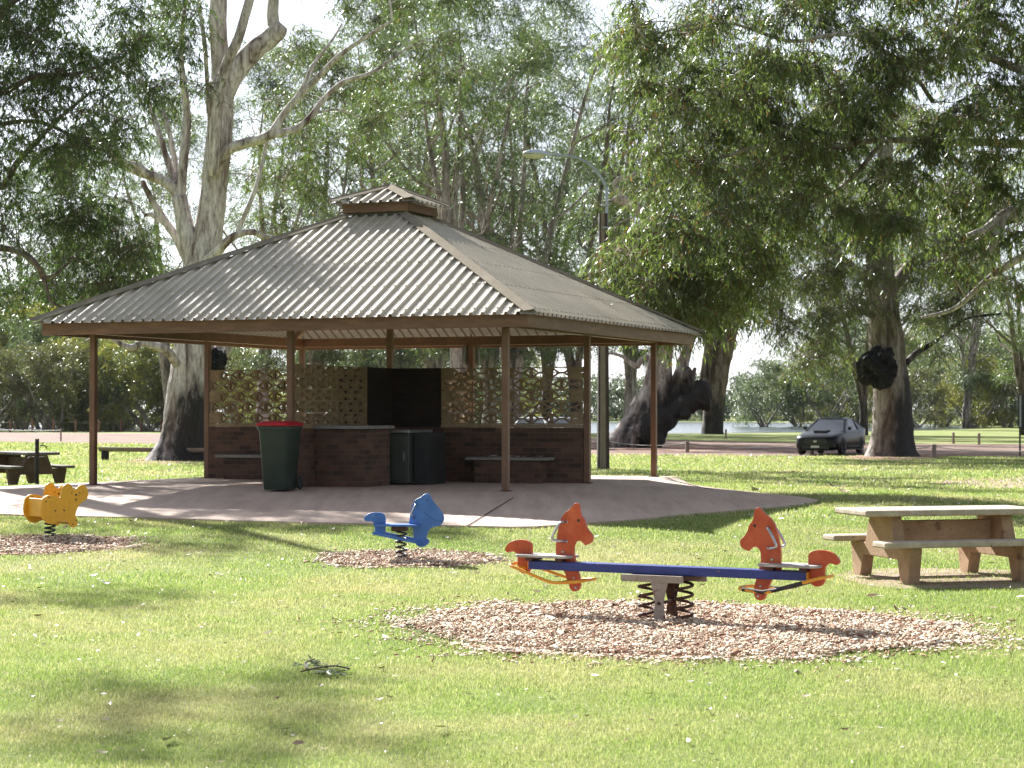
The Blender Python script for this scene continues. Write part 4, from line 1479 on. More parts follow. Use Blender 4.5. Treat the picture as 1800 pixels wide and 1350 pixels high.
# ------------------------------------------------------------------ trees
def unit(v):
    return v / np.maximum(np.linalg.norm(v, axis=-1, keepdims=True), 1e-9)


class Tree:
    def __init__(s, name, base, label, cat='tree', group=None, seed=1):
        s.base = Vector(base)
        s.root = empty(name, s.base, 0, label, cat, group)
        s.mb = MB()
        s.np_, s.nr = [], []
        s.rng = np.random.default_rng(seed)
        random.seed(seed)
        s.V, s.Fc, s.nv = [], [], 0
        s.TV, s.TF, s.tn = [], [], 0
        s.seed = seed

    def limb(s, path, Y0=None, n=5, sides=10, rough=0.10, freq=1.2, flute=0.0, wob=0.0, node=True):
        """path: (x, y, width[, dY]) in the photograph's pixels at distance Y0, or (Vector, radius)"""
        pts, rad = [], []
        if Y0 is not None:
            for p in path:
                Y = Y0 + (p[3] if len(p) > 3 else 0)
                pts.append(at(p[0], p[1], Y))
                rad.append(p[2] / 2 * Y / F)
        else:
            pts = [Vector(p[0]) for p in path]
            rad = [p[1] for p in path]
        c = catmull(pts, n)
        rr = [q.x for q in catmull([(r, 0, 0) for r in rad], n)]
        rr = [max(0.006, r) for r in rr]
        if wob:
            for i, p in enumerate(c):
                if 0 < i:
                    c[i] = p + wob * Vector((noise.noise(p * 0.7 + Vector((s.seed, 0, 0))), noise.noise(p * 0.7 + Vector((0, s.seed, 9))), 0.6 * noise.noise(p * 0.7 + Vector((5, 0, s.seed)))))
        s.mb.tube(c, rr, sides, rough=rough, freq=freq, flute=flute)
        if node:
            for p, r in zip(c, rr):
                s.np_.append(tuple(p))
                s.nr.append(r)
        return c

    def grow(s, C, tip=0.012, k=0.018, sides=6, lift=0.16, wob=0.14):
        C = np.asarray(C, float)
        A = np.asarray(s.np_, float)
        d0 = np.array([np.linalg.norm(A - c, axis=1).min() for c in C])
        for ci in np.argsort(d0):
            c = C[ci]
            A = np.asarray(s.np_, float)
            dist = np.linalg.norm(A - c, axis=1)
            cost = dist + 0.6 * np.maximum(0, A[:, 2] - c[2]) + 0.25 * (np.asarray(s.nr) < 0.012)
            j = int(np.argmin(cost))
            p, q = Vector(A[j]), Vector(c)
            D = (q - p).length
            if D < 0.15:
                continue
            r0 = min(s.nr[j] * 0.75, tip + k * D)
            r0 = max(r0, tip)
            m = p.lerp(q, 0.5) + Vector((0, 0, lift * D)) + wob * D * Vector((random.uniform(-1, 1), random.uniform(-1, 1), random.uniform(-0.6, 0.6)))
            nseg = max(3, min(9, int(D / 0.55)))
            pts, rr = [], []
            for i in range(nseg + 1):
                t = i / nseg
                b = p * (1 - t) ** 2 + m * 2 * t * (1 - t) + q * t * t
                if 0 < i < nseg:
                    b += 0.05 * D * noise.noise_vector(b * 1.3 + Vector((s.seed, 0, 0)))
                pts.append(b)
                rr.append(r0 + (tip - r0) * t)
            s.mb.tube(pts, rr, sides if r0 > 0.03 else 4, cap=False)
            for b, r in zip(pts[1:], rr[1:]):
                s.np_.append(tuple(b))
                s.nr.append(r)

    def leaves(s, C, Rr, sprays=50, per=13, L=0.15, W=0.011, tl=0.5, droop=1.0, sag=0.5, squash=0.75, twigs=True, tw=0.004, spread=0.75):
        rng = s.rng
        C = np.asarray(C, float)
        M = len(C)
        Rr = np.broadcast_to(np.asarray(Rr, float), (M,))
        N = M * sprays
        off = unit(rng.normal(size=(N, 3))) * (rng.random((N, 1)) ** 0.45)
        Rn = np.repeat(Rr, sprays)[:, None]
        off = off * Rn
        off[:, 2] *= squash
        S = np.repeat(C, sprays, 0) + off
        dr = rng.normal(size=(N, 3))
        dr[:, 2] = dr[:, 2] * 0.4 - 0.15
        dr = unit(unit(dr) + 0.6 * off / Rn)
        TLn = tl * rng.uniform(0.5, 1.3, (N, 1))
        K = (np.arange(per) + 0.6) / per
        K = K[None, :, None] + rng.uniform(-0.5, 0.5, (N, per, 1)) / per
        base = S[:, None, :] + dr[:, None, :] * TLn[:, None, :] * K
        base[:, :, 2] -= (sag * TLn * K[:, :, 0] ** 2)
        base = base.reshape(-1, 3)
        n = N * per
        d = rng.normal(size=(n, 3)) * spread * 0.6 + np.repeat(dr, per, 0) * 0.35
        d[:, 2] -= droop
        d = unit(d)
        sd = rng.normal(size=(n, 3))
        sd = unit(np.cross(d, sd))
        l = (L * rng.uniform(0.6, 1.25, (n, 1)))
        wv = W * rng.uniform(0.7, 1.3, (n, 1))
        bend = unit(np.cross(d, sd)) * l * rng.uniform(-0.12, 0.12, (n, 1))
        v = np.empty((n, 4, 3))
        v[:, 0] = base
        v[:, 1] = base + d * l * 0.38 + sd * wv + bend
        v[:, 2] = base + d * l
        v[:, 3] = base + d * l * 0.38 - sd * wv + bend
        s.V.append(v.reshape(-1, 3))
        s.Fc.append(np.arange(n * 4).reshape(n, 4) + s.nv)
        s.nv += n * 4
        if twigs:
            P0 = np.repeat(C, sprays, 0)
            P0 = P0 + 0.25 * (S - P0)
            P1 = S
            P2 = S + dr * TLn * 0.55 - np.array([0, 0, 1.0]) * sag * TLn * 0.3
            P3 = S + dr * TLn - np.array([0, 0, 1.0]) * sag * TLn
            rads = [tw * 1.4, tw, tw * 0.7, tw * 0.35]
            vv = np.empty((N, 4, 3, 3))
            a = unit(np.cross(dr, np.array([0.3, 0.5, 0.8])))
            b = unit(np.cross(dr, a))
            for i, (pp, r) in enumerate(zip((P0, P1, P2, P3), rads)):
                for k in range(3):
                    ang = 2 * PI * k / 3
                    vv[:, i, k] = pp + (a * math.cos(ang) + b * math.sin(ang)) * r
            f = []
            for i in range(3):
                for k in range(3):
                    f.append([i * 3 + k, i * 3 + (k + 1) % 3, (i + 1) * 3 + (k + 1) % 3, (i + 1) * 3 + k])
            f = np.array(f)
            s.TV.append(vv.reshape(-1, 3))
            s.TF.append((f[None] + (np.arange(N) * 12)[:, None, None]).reshape(-1, 4) + s.tn)
            s.tn += N * 12

    def finish(s, bark, leaf, twig='twig'):
        b = np.array(s.base)
        s.mb.v = [(x - b[0], y - b[1], z - b[2]) for x, y, z in s.mb.v]
        me = bpy.data.meshes.new('trunk')
        me.from_pydata(s.mb.v, [], s.mb.f)
        link('trunk', me, MT[bark], s.root, True)
        if s.V:
            link('crown', arr_mesh('crown', np.concatenate(s.V) - b, np.concatenate(s.Fc)), MT[leaf], s.root)
        if s.TV:
            link('twigs', arr_mesh('twigs', np.concatenate(s.TV) - b, np.concatenate(s.TF)), MT[twig], s.root)
        return s.root


def inpoly(x, y, poly):
    ins = False
    n = len(poly)
    for i in range(n):
        x1, y1 = poly[i]
        x2, y2 = poly[(i + 1) % n]
        if (y1 > y) != (y2 > y) and x < (x2 - x1) * (y - y1) / (y2 - y1) + x1:
            ins = not ins
    return ins


def scatter(poly, n, mind, Y0, dY, seed, keep=None):
    """clump centres inside a region of the view, spread through the crown's depth"""
    r = random.Random(seed)
    xs_, ys_ = [p[0] for p in poly], [p[1] for p in poly]
    out = []
    tries = 0
    while len(out) < n and tries < n * 60:
        tries += 1
        x, y = r.uniform(min(xs_), max(xs_)), r.uniform(min(ys_), max(ys_))
        if not inpoly(x, y, poly):
            continue
        if keep and not keep(x, y):
            continue
        if any((x - a) ** 2 + (y - b) ** 2 < mind ** 2 for a, b, _ in out[-60:]):
            continue
        out.append((x, y, r.uniform(*dY)))
    return [at(x, y, Y0 + d) for x, y, d in out]


# ---- the big pale gum left of the shelter
Y1 = 71.0
b = onz(322, 809, 0.0)
T = Tree('river_gum', (b.x, Y1, 0), 'huge pale river gum with a dark flaring base behind the left end of the shelter', 'tree', None, 11)
T.limb([(322, 822, 150), (324, 806, 126), (328, 780, 104), (332, 740, 90), (336, 690, 82), (340, 640, 76), (344, 580, 72), (349, 520, 67), (354, 470, 62), (364, 420, 52), (373, 360, 47), (380, 300, 46), (385, 240, 45), (389, 185, 46), (391, 140, 42)], Y1, 4, 26, 0.10, 0.9, 0.10)
T.limb([(391, 160, 44), (388, 110, 34), (383, 50, 32), (384, -10, 30), (380, -120, 24), (372, -260, 14)], Y1, 4, 14, 0.06)
T.limb([(392, 165, 40), (412, 128, 38), (442, 92, 36), (470, 70, 34), (490, 52, 33), (497, 44, 20)], Y1, 4, 14, 0.08)
T.limb([(484, 58, 26), (480, 35, 22), (480, 8, 20), (486, -40, 18), (500, -120, 14), (520, -220, 9)], Y1, 4, 10, 0.06)
T.limb([(376, 310, 20, -1), (378, 250, 22, -1.1), (381, 200, 20, -1.2), (388, 150, 19, -1.3), (400, 108, 18, -1.4), (418, 70, 18, -1.5), (430, 30, 17, -1.5), (441, -10, 16, -1.5), (460, -90, 12, -1.6), (490, -200, 8, -2)], Y1, 4, 12, 0.05)
T.limb([(367, 200, 9, -1), (364, 140, 8, -1), (360, 80, 8, -1.2), (352, 20, 7, -1.2), (345, -60, 5, -1.2)], Y1, 4, 8)
T.limb([(349, 490, 40), (338, 450, 38), (328, 410, 33), (321, 375, 30), (315, 345, 27)], Y1, 4, 14, 0.06)
T.limb([(316, 350, 22), (305, 330, 21), (284, 317, 19), (260, 307, 18), (235, 298, 16), (212, 286, 13), (198, 272, 10), (190, 258, 8), (170, 230, 6), (140, 190, 4, 1)], Y1, 4, 10, 0.06)
T.limb([(262, 310, 12), (245, 292, 11), (222, 285, 9), (204, 268, 8), (188, 262, 6)], Y1 - 0.4, 4, 8)
T.limb([(316, 350, 20), (319, 320, 18), (322, 285, 17), (326, 245, 16), (329, 205, 14), (324, 160, 12), (318, 100, 10), (322, 40, 8), (330, -40, 6)], Y1, 4, 10, 0.05)
T.limb([(312, 345, 13), (303, 310, 12, .5), (292, 275, 11, .5), (281, 240, 10, .5), (270, 205, 9, 1), (258, 170, 7, 1), (245, 120, 5, 1.5)], Y1, 4, 8)
T.limb([(314, 345, 11), (310, 300, 10, .8), (303, 260, 9, .8), (296, 225, 8, .8), (285, 190, 6, 1)], Y1, 4, 8)
T.limb([(346, 480, 20), (326, 450, 17), (308, 415, 15), (292, 392, 14), (275, 365, 12), (258, 335, 10), (250, 318, 8)], Y1 + 0.7, 4, 10)
T.limb([(300, 402, 10), (285, 390, 9), (268, 378, 8), (255, 378, 6)], Y1 + 0.7, 4, 8)
T.limb([(376, 318, 20), (384, 288, 20, -.8), (402, 264, 20, -1), (430, 251, 19, -1.2), (458, 244, 18, -1.4), (478, 233, 17, -1.5), (494, 208, 14, -1.5), (512, 182, 13, -1.6), (534, 158, 12, -1.6), (566, 126, 11, -1.8), (600, 96, 9, -2), (640, 66, 7, -2.2), (690, 36, 5, -2.4)], Y1, 4, 12, 0.05, wob=0.12)
T.limb([(470, 240, 14, -1.5), (500, 233, 12, -1.5), (522, 226, 12, -1.3), (542, 206, 11, -1.2), (568, 176, 10, -1), (604, 146, 9, -1), (650, 132, 7, -1), (700, 96, 5, -.5)], Y1, 4, 10, 0.05, wob=0.12)
T.limb([(512, 182, 8, -1.6), (530, 150, 7, -1.6), (546, 118, 6, -1.4), (570, 84, 5, -1.2), (600, 40, 4, -1)], Y1, 4, 8, wob=0.15)
T.limb([(352, 470, 18), (368, 455, 18, -.8), (384, 440, 17, -1), (404, 420, 15, -1.2), (425, 410, 13, -1.2), (446, 408, 12, -1.2), (462, 416, 10, -1), (486, 418, 8, -1), (500, 425, 6, -1)], Y1, 4, 10, 0.06)
T.limb([(416, 416, 10, -1.2), (422, 396, 9, -1.2), (434, 370, 8, -1.3), (448, 335, 8, -1.3), (458, 300, 7, -1.2), (466, 262, 6, -1.1), (470, 240, 5, -1)], Y1, 4, 8)
T.limb([(310, 640, 16, -1), (299, 622, 16, -1.4), (286, 612, 15, -1.6), (266, 607, 14, -1.6), (250, 603, 13, -1.8), (232, 611, 13, -2), (215, 606, 11, -2), (200, 597, 9, -2), (180, 590, 7, -2), (150, 600, 5, -2)], Y1, 4, 10, 0.10)
T.limb([(350, 640, 40), (374, 630, 36, .3), (392, 612, 32, .5), (404, 585, 28, .8), (420, 540, 22, 1), (440, 490, 16, 1.4)], Y1 + 0.6, 4, 12, 0.06)
poly = [(440, 330), (470, 190), (480, 110), (560, 20), (640, -60), (820, -60), (850, 60), (800, 160), (730, 220), (650, 230), (600, 300), (520, 420), (440, 440)]
C1 = scatter(poly, 62, 24, Y1, (-0.6, 4.5), 3, lambda x, y: noise.noise(Vector((x / 60, y / 60, 2))) > -0.08)
poly = [(110, 250), (190, 60), (330, -40), (345, 120), (310, 300), (300, 520), (200, 560), (120, 460)]
C1 += scatter(poly, 50, 24, Y1, (0.5, 4.5), 5, lambda x, y: noise.noise(Vector((x / 55, y / 55, 7))) > -0.2)
poly = [(120, -40), (300, -260), (620, -300), (760, -100), (560, -20), (470, -60), (330, -40)]
C1 += scatter(poly, 46, 34, Y1, (-3, 3), 6)
C1 += [at(360, 150, Y1 - 1.5), at(340, 60, Y1 - 2), at(300, 20, Y1 - 1.5)]
T.grow(C1, 0.014, 0.016)
T.leaves(C1, T.rng.uniform(0.45, 1.0, len(C1)), 36, 12, 0.19, 0.0145, 0.6, 0.9, 0.45, tw=0.007, spread=0.9)
T.finish('bark_big', 'leaf_olive')
bl = MB()
for (x, y, r) in ((382, 636, 15),):
    o = at(x, y, Y1 - 0.75)
    vs, fs = [], []
bl.lathe([(max(0.01, 0.38 * math.sin(PI * i / 16)), -0.38 * math.cos(PI * i / 16)) for i in range(17)], 30)
bl.v = [tuple(Vector(p) * (1 + 0.4 * noise.noise(Vector(p) * 4) + 0.3 * noise.noise(Vector(p) * 15))) for p in bl.v]
ob = bl.build('burl', MT['termite'], T.root)
ob.location = at(383, 634, Y1 - 0.2) - T.base

# ---- dark gum leaning in from outside the left edge
Y2 = 41.0
T = Tree('dark_gum', (-13.6, Y2, 0.0), 'shaded gum reaching in from beyond the left edge with dark foliage', 'tree', None, 21)
T.limb([(Vector((-13.6, Y2, -0.2)), 0.6), (Vector((-13.4, Y2, 2)), 0.46), (Vector((-13.2, Y2, 5)), 0.40), (Vector((-13.1, Y2, 9)), 0.3), (Vector((-12.9, Y2, 13)), 0.16), (Vector((-12.8, Y2, 15)), 0.06)], None, 5, 16)
T.limb([(-210, 360, 26), (-120, 320, 20), (-40, 190, 16), (20, 158, 12, -.5), (70, 132, 10, -.6), (130, 130, 7, -.8), (190, 112, 5, -1)], Y2, 4, 8, wob=0.1)
T.limb([(-215, 480, 22), (-120, 470, 18), (-40, 440, 16), (10, 434, 13), (45, 450, 12, -.4), (64, 470, 10, -.4), (72, 484, 9), (90, 484, 7), (115, 462, 6), (150, 430, 5)], Y2, 4, 8, wob=0.08)
T.limb([(72, 484, 9), (80, 500, 7), (90, 530, 5), (120, 545, 4), (160, 560, 3)], Y2, 4, 6)
T.limb([(-200, 330, 26), (-110, 250, 20), (-10, 330, 14, 1), (30, 285, 12, 1), (70, 240, 9, 1), (110, 200, 7, 1), (160, 160, 5, 1)], Y2, 4, 8, wob=0.1)
T.limb([(-200, 300, 22), (-100, 120, 16), (0, 20, 12), (90, -30, 9), (200, -60, 6), (290, -100, 4)], Y2, 4, 8, wob=0.15)
T.limb([(0, 219, 9, .5), (60, 213, 8, .5), (110, 232, 7, .5), (150, 255, 6, .5), (185, 265, 5, .8)], Y2, 4, 7, wob=0.06)
poly = [(-160, 260), (-170, -220), (60, -230), (150, -60), (330, -30), (350, 40), (345, 140), (330, 185), (250, 195), (225, 280), (160, 300), (60, 290)]
C2 = scatter(poly, 135, 21, Y2, (-2.2, 2.4), 31, lambda x, y: noise.noise(Vector((x / 48, y / 48, 4))) > -0.22)
C2 += scatter([(-40, 130), (-40, -20), (90, -30), (80, 60)], 9, 24, Y2, (-1, 2), 37)
poly = [(95, 375), (180, 355), (250, 400), (268, 470), (235, 535), (160, 545), (110, 470)]
C2 += scatter(poly, 26, 20, Y2, (-1.2, 1.2), 32)
poly = [(-60, 250), (60, 290), (150, 300), (170, 360), (90, 380), (100, 480), (150, 560), (60, 545), (-60, 530)]
C2 += scatter(poly, 22, 30, Y2, (-1.2, 2.2), 33, lambda x, y: noise.noise(Vector((x / 45, y / 45, 9))) > 0.0)
T.grow(C2, 0.008, 0.012)
T.leaves(C2, T.rng.uniform(0.30, 0.62, len(C2)), 32, 15, 0.125, 0.0118, 0.42, 1.0, 0.5, tw=0.0042, spread=0.85)
# the unseen top of the tree, which throws shade on the grass in front
C2b = [Vector((random.uniform(-17, -12.5), Y2 + random.uniform(-4, 4), random.uniform(11, 14.5))) for _ in range(26)]
for (x0, x1, y0, z0, n_) in ((-15.1, -13.6, 33.0, 17.0, 5), (-14.8, -13.2, 31.2, 17.0, 5), (-15.7, -14.2, 36.6, 15.0, 5)):
    C2b += [Vector((x0 + (x1 - x0) * (i + random.random()) / n_, y0 + random.uniform(-0.35, 0.35), z0 + random.uniform(-0.4, 0.4))) for i in range(n_)]
T.grow(C2b, 0.01, 0.012)
T.leaves(C2b, T.rng.uniform(0.5, 0.95, len(C2b)), 24, 12, 0.16, 0.015, 0.45, twigs=False)
T.finish('bark_dark', 'leaf_shaded')

# ---- the gum that hangs in from the right edge
Y3 = 39.0
T = Tree('weeping_gum', (13.6, Y3, 0.0), 'leafy gum hanging in from beyond the right edge over the shelter roof', 'tree', None, 41)
T.limb([(Vector((13.6, Y3, -0.2)), 0.7), (Vector((13.4, Y3, 2)), 0.52), (Vector((13.2, Y3, 4)), 0.48), (Vector((13.0, Y3, 8)), 0.36), (Vector((12.6, Y3, 11)), 0.2), (Vector((12.4, Y3, 13)), 0.08)], None, 5, 16)
T.limb([(2080, 420, 40), (1960, 410, 36), (1860, 380, 30), (1800, 372, 27), (1768, 378, 24), (1735, 400, 14), (1700, 415, 8)], Y3, 4, 10, wob=0.05)
T.limb([(1766, 380, 16), (1754, 405, 17), (1745, 432, 16), (1732, 448, 13), (1706, 462, 8), (1690, 468, 4)], Y3 - 0.1, 4, 9)
T.limb([(2080, 420, 34), (1980, 300, 26), (1860, 260, 20, 1), (1740, 250, 16, 1), (1650, 250, 13, 1), (1560, 245, 11, .6), (1470, 262, 9, .4), (1380, 250, 8), (1300, 265, 6), (1220, 300, 5), (1160, 330, 4)], Y3, 4, 9, wob=0.15)
T.limb([(2070, 330, 30), (1940, 160, 22), (1800, 120, 16, -1), (1690, 90, 12, -1), (1600, 110, 10, -1), (1500, 60, 8, -1), (1380, 70, 7, -1), (1260, 40, 5, -1), (1160, 60, 4, -1)], Y3, 4, 9, wob=0.15)
T.limb([(2070, 420, 26), (1930, 480, 20), (1830, 440, 16, 1), (1750, 480, 12, 1), (1680, 540, 8, 1), (1620, 560, 5, 1)], Y3, 4, 8, wob=0.1)
T.limb([(1560, 245, 9, .6), (1480, 330, 8, .6), (1400, 360, 7, .4), (1320, 400, 6, .2), (1260, 440, 5), (1200, 480, 4), (1150, 510, 3)], Y3, 4, 8, wob=0.1)
T.limb([(1690, 90, 9, -1), (1672, 60, 7, -1), (1680, 20, 6, -1), (1690, -40, 5, -1)], Y3, 4, 8)
T.limb([(1640, 180, 8), (1610, 140, 8), (1575, 152, 7), (1555, 165, 4)], Y3 - 0.8, 4, 7)
poly = [(1075, 90), (1100, 10), (1180, -50), (1340, -90), (1900, -140), (1960, 300), (1880, 420), (1800, 330), (1790, 520), (1700, 540), (1640, 520), (1620, 460), (1580, 390), (1440, 390), (1360, 450), (1130, 400), (1100, 250)]
C3 = scatter(poly, 236, 20, Y3, (-2.8, 2.8), 43, lambda x, y: noise.noise(Vector((x / 55, y / 55, 1))) > -0.17)
poly = [(1060, 460), (1130, 400), (1330, 430), (1330, 500), (1260, 560), (1180, 590), (1120, 570), (1075, 510)]
C3 += scatter(poly, 48, 18, Y3, (-1.6, 1.2), 44)
T.grow(C3, 0.010, 0.014)
T.leaves(C3, T.rng.uniform(0.24, 0.66, len(C3)), 36, 14, 0.165, 0.0135, 0.46, 1.0, 0.5, tw=0.005, spread=0.85)
C3b = [Vector((random.uniform(6, 16), Y3 + random.uniform(-4, 4), random.uniform(10, 13.5))) for _ in range(26)]
T.grow(C3b, 0.01, 0.012)
T.leaves(C3b, T.rng.uniform(0.5, 0.95, len(C3b)), 44, 12, 0.17, 0.016, 0.45, twigs=False)
T.finish('bark_pale', 'leaf_near')

# ---- scarred gum with the black burl, right
Y4 = 77.0
T = Tree('scarred_gum', (onz(1566, 803, 0).x, Y4, 0), 'thick gum with a round black burl and a half blackened trunk beside the car', 'tree', None, 51)
T.limb([(1568, 816, 118), (1567, 803, 98), (1567, 780, 80), (1568, 740, 70), (1567, 690, 64), (1562, 640, 62), (1557, 590, 60), (1552, 540, 54), (1548, 490, 50), (1546, 430, 44), (1550, 360, 36), (1556, 280, 28), (1560, 200, 20), (1566, 100, 12)], Y4, 4, 24, 0.10, 0.9, 0.10)
T.limb([(1560, 520, 28), (1580, 480, 22, 1), (1620, 450, 18, 1), (1680, 430, 14, 1), (1740, 400, 10, 1), (1800, 380, 8, 1)], Y4, 4, 9, wob=0.3)
T.limb([(1545, 460, 28), (1510, 410, 22, -1), (1470, 360, 18, -1.5), (1420, 300, 14, -2), (1360, 270, 11, -2), (1290, 240, 8, -2)], Y4, 4, 9, wob=0.35)
T.limb([(1550, 520, 18), (1510, 480, 14, 1), (1450, 440, 12, 1), (1380, 420, 9, 1), (1310, 440, 7, 1), (1250, 480, 5, 1)], Y4, 4, 8, wob=0.35)
T.limb([(1545, 560, 16), (1515, 545, 13, -1), (1480, 555, 10, -1), (1450, 580, 8, -1), (1430, 610, 5, -1)], Y4, 4, 8, wob=0.2)
T.limb([(1590, 640, 12), (1620, 615, 10, 1), (1650, 595, 8, 1), (1700, 560, 6, 1), (1760, 550, 4, 1)], Y4, 4, 8, wob=0.15)
poly = [(1120, 330), (1240, 200), (1420, 160), (1640, 180), (1760, 280), (1760, 420), (1690, 570), (1650, 650), (1600, 590), (1520, 575), (1490, 660), (1410, 660), (1370, 600), (1290, 580), (1200, 520), (1130, 440)]
C4 = scatter(poly, 200, 20, Y4, (-5, 4), 53, lambda x, y: noise.noise(Vector((x / 70, y / 70, 5))) > -0.32 and not (1475 < x < 1625 and y > 540))
poly = [(1180, 200), (1200, -100), (1500, -200), (1800, -150), (1800, 220), (1640, 180)]
C4 += scatter(poly, 34, 45, Y4, (-4, 4), 54)
T.grow(C4, 0.014, 0.016)
T.leaves(C4, T.rng.uniform(0.5, 1.1, len(C4)), 42, 13, 0.21, 0.015, 0.65, 1.05, 0.6, tw=0.008, spread=0.85)
T.finish('bark_right', 'leaf_near')
bl = MB()
bl.lathe([(max(0.01, 0.74 * math.sin(PI * i / 30)), -0.72 * math.cos(PI * i / 30)) for i in range(31)], 60)
bl.v = [tuple(Vector(p) * (1 + 0.42 * noise.noise(Vector(p) * 2.2) + 0.14 * noise.noise(Vector(p) * 8) + 0.12 * noise.noise(Vector(p) * 21))) for p in bl.v]
ob = bl.build('burl', MT['termite'], T.root)
ob.location = at(1546, 646, Y4 - 0.85) - T.base

# ---- leaning, split gum right of the shelter
Y5 = 96.0
T = Tree('leaning_gum', (onz(1120, 787, 0).x, Y5, 0), 'leaning split gum with a blackened sawn off limb right of the shelter', 'tree', None, 61)
T.limb([(1092, 800, 78), (1102, 785, 76), (1118, 760, 72), (1134, 730, 66), (1150, 700, 58), (1158, 660, 46), (1163, 620, 42), (1167, 570, 39), (1168, 500, 36), (1166, 430, 32), (1160, 350, 26), (1150, 260, 20), (1145, 160, 12)], Y5, 4, 22, 0.14, 0.8, 0.08)
T.limb([(1130, 775, 62), (1150, 752, 54), (1172, 732, 42), (1196, 716, 36), (1216, 704, 36), (1230, 696, 46), (1242, 692, 44), (1250, 691, 26)], Y5 - 0.6, 6, 28, 0.45, 1.3)
T.limb([(1196, 724, 26), (1206, 730, 20), (1211, 735, 10)], Y5 - 0.9, 4, 12, 0.5, 1.5)
T.limb([(1225, 686, 24), (1238, 678, 26), (1246, 676, 14)], Y5 - 0.7, 4, 12, 0.5, 1.5)
T.limb([(1168, 720, 40), (1188, 692, 32), (1197, 660, 24), (1203, 630, 20), (1212, 605, 15), (1226, 580, 12), (1246, 560, 9), (1270, 530, 7)], Y5, 4, 14, 0.2)
T.limb([(1198, 668, 22), (1206, 655, 22), (1214, 648, 16)], Y5 - 0.5, 4, 10, 0.3)
T.limb([(1204, 692, 16), (1212, 675, 13), (1218, 660, 10), (1222, 646, 6)], Y5 - 0.5, 4, 8, 0.2)
T.limb([(1148, 628, 8), (1135, 628, 9), (1126, 634, 10), (1120, 644, 9), (1108, 638, 8), (1096, 628, 6), (1080, 622, 5), (1060, 620, 4)], Y5, 4, 8)
T.limb([(1163, 430, 16), (1130, 380, 14, -1), (1110, 360, 20, -1.2), (1090, 350, 18, -1.4), (1076, 352, 6, -1.4)], Y5, 4, 10, 0.2)
T.limb([(1100, 355, 10, -1.4), (1082, 330, 9, -1.4), (1086, 315, 8, -1.4), (1105, 310, 6, -1.4), (1130, 300, 5, -1.4)], Y5, 4, 8)
poly = [(1060, 520), (1050, 300), (1090, 100), (1200, 60), (1330, 200), (1330, 420), (1290, 560), (1210, 560), (1200, 450), (1130, 460)]
C5 = scatter(poly, 64, 26, Y5, (-2, 5), 63, lambda x, y: noise.noise(Vector((x / 50, y / 50, 3))) > -0.1)
T.grow(C5, 0.018, 0.014)
T.leaves(C5, T.rng.uniform(0.8, 1.3, len(C5)), 36, 12, 0.26, 0.02, 0.8, 1.1, 0.6, tw=0.008)
T.finish('bark_lean', 'leaf_olive')

# ---- dark gum by the river
Y6 = 158.0
T = Tree('river_bank_gum', (onz(1254, 763, 0).x, Y6, 0), 'dark forked gum at the river edge behind the leaning gum', 'tree', None, 71)
T.limb([(1253, 768, 44), (1253, 755, 39), (1254, 730, 36), (1256, 700, 36), (1260, 665, 38), (1266, 630, 40), (1275, 600, 38), (1284, 570, 30), (1296, 540, 24), (1310, 500, 18), (1322, 440, 13), (1330, 360, 8)], Y6, 4, 18, 0.12, 0.8)
T.limb([(1256, 700, 30), (1246, 670, 20), (1238, 660, 16), (1240, 640, 14), (1246, 600, 14), (1252, 550, 12), (1250, 480, 9), (1246, 400, 6)], Y6, 4, 10, 0.1)
T.limb([(1262, 650, 24), (1254, 620, 20), (1256, 580, 18), (1262, 530, 14), (1264, 470, 9)], Y6, 4, 10, 0.1)
poly = [(1190, 600), (1180, 420), (1240, 280), (1380, 260), (1440, 400), (1440, 560), (1370, 640), (1320, 600), (1300, 560), (1230, 560)]
C6 = scatter(poly, 60, 20, Y6, (-4, 5), 73, lambda x, y: noise.noise(Vector((x / 45, y / 45, 6))) > -0.2)
T.grow(C6, 0.025, 0.014)
T.leaves(C6, T.rng.uniform(1.0, 1.7, len(C6)), 34, 11, 0.36, 0.03, 1.0, 1.0, 0.6, twigs=False)
T.finish('bark_brown', 'leaf_olive')


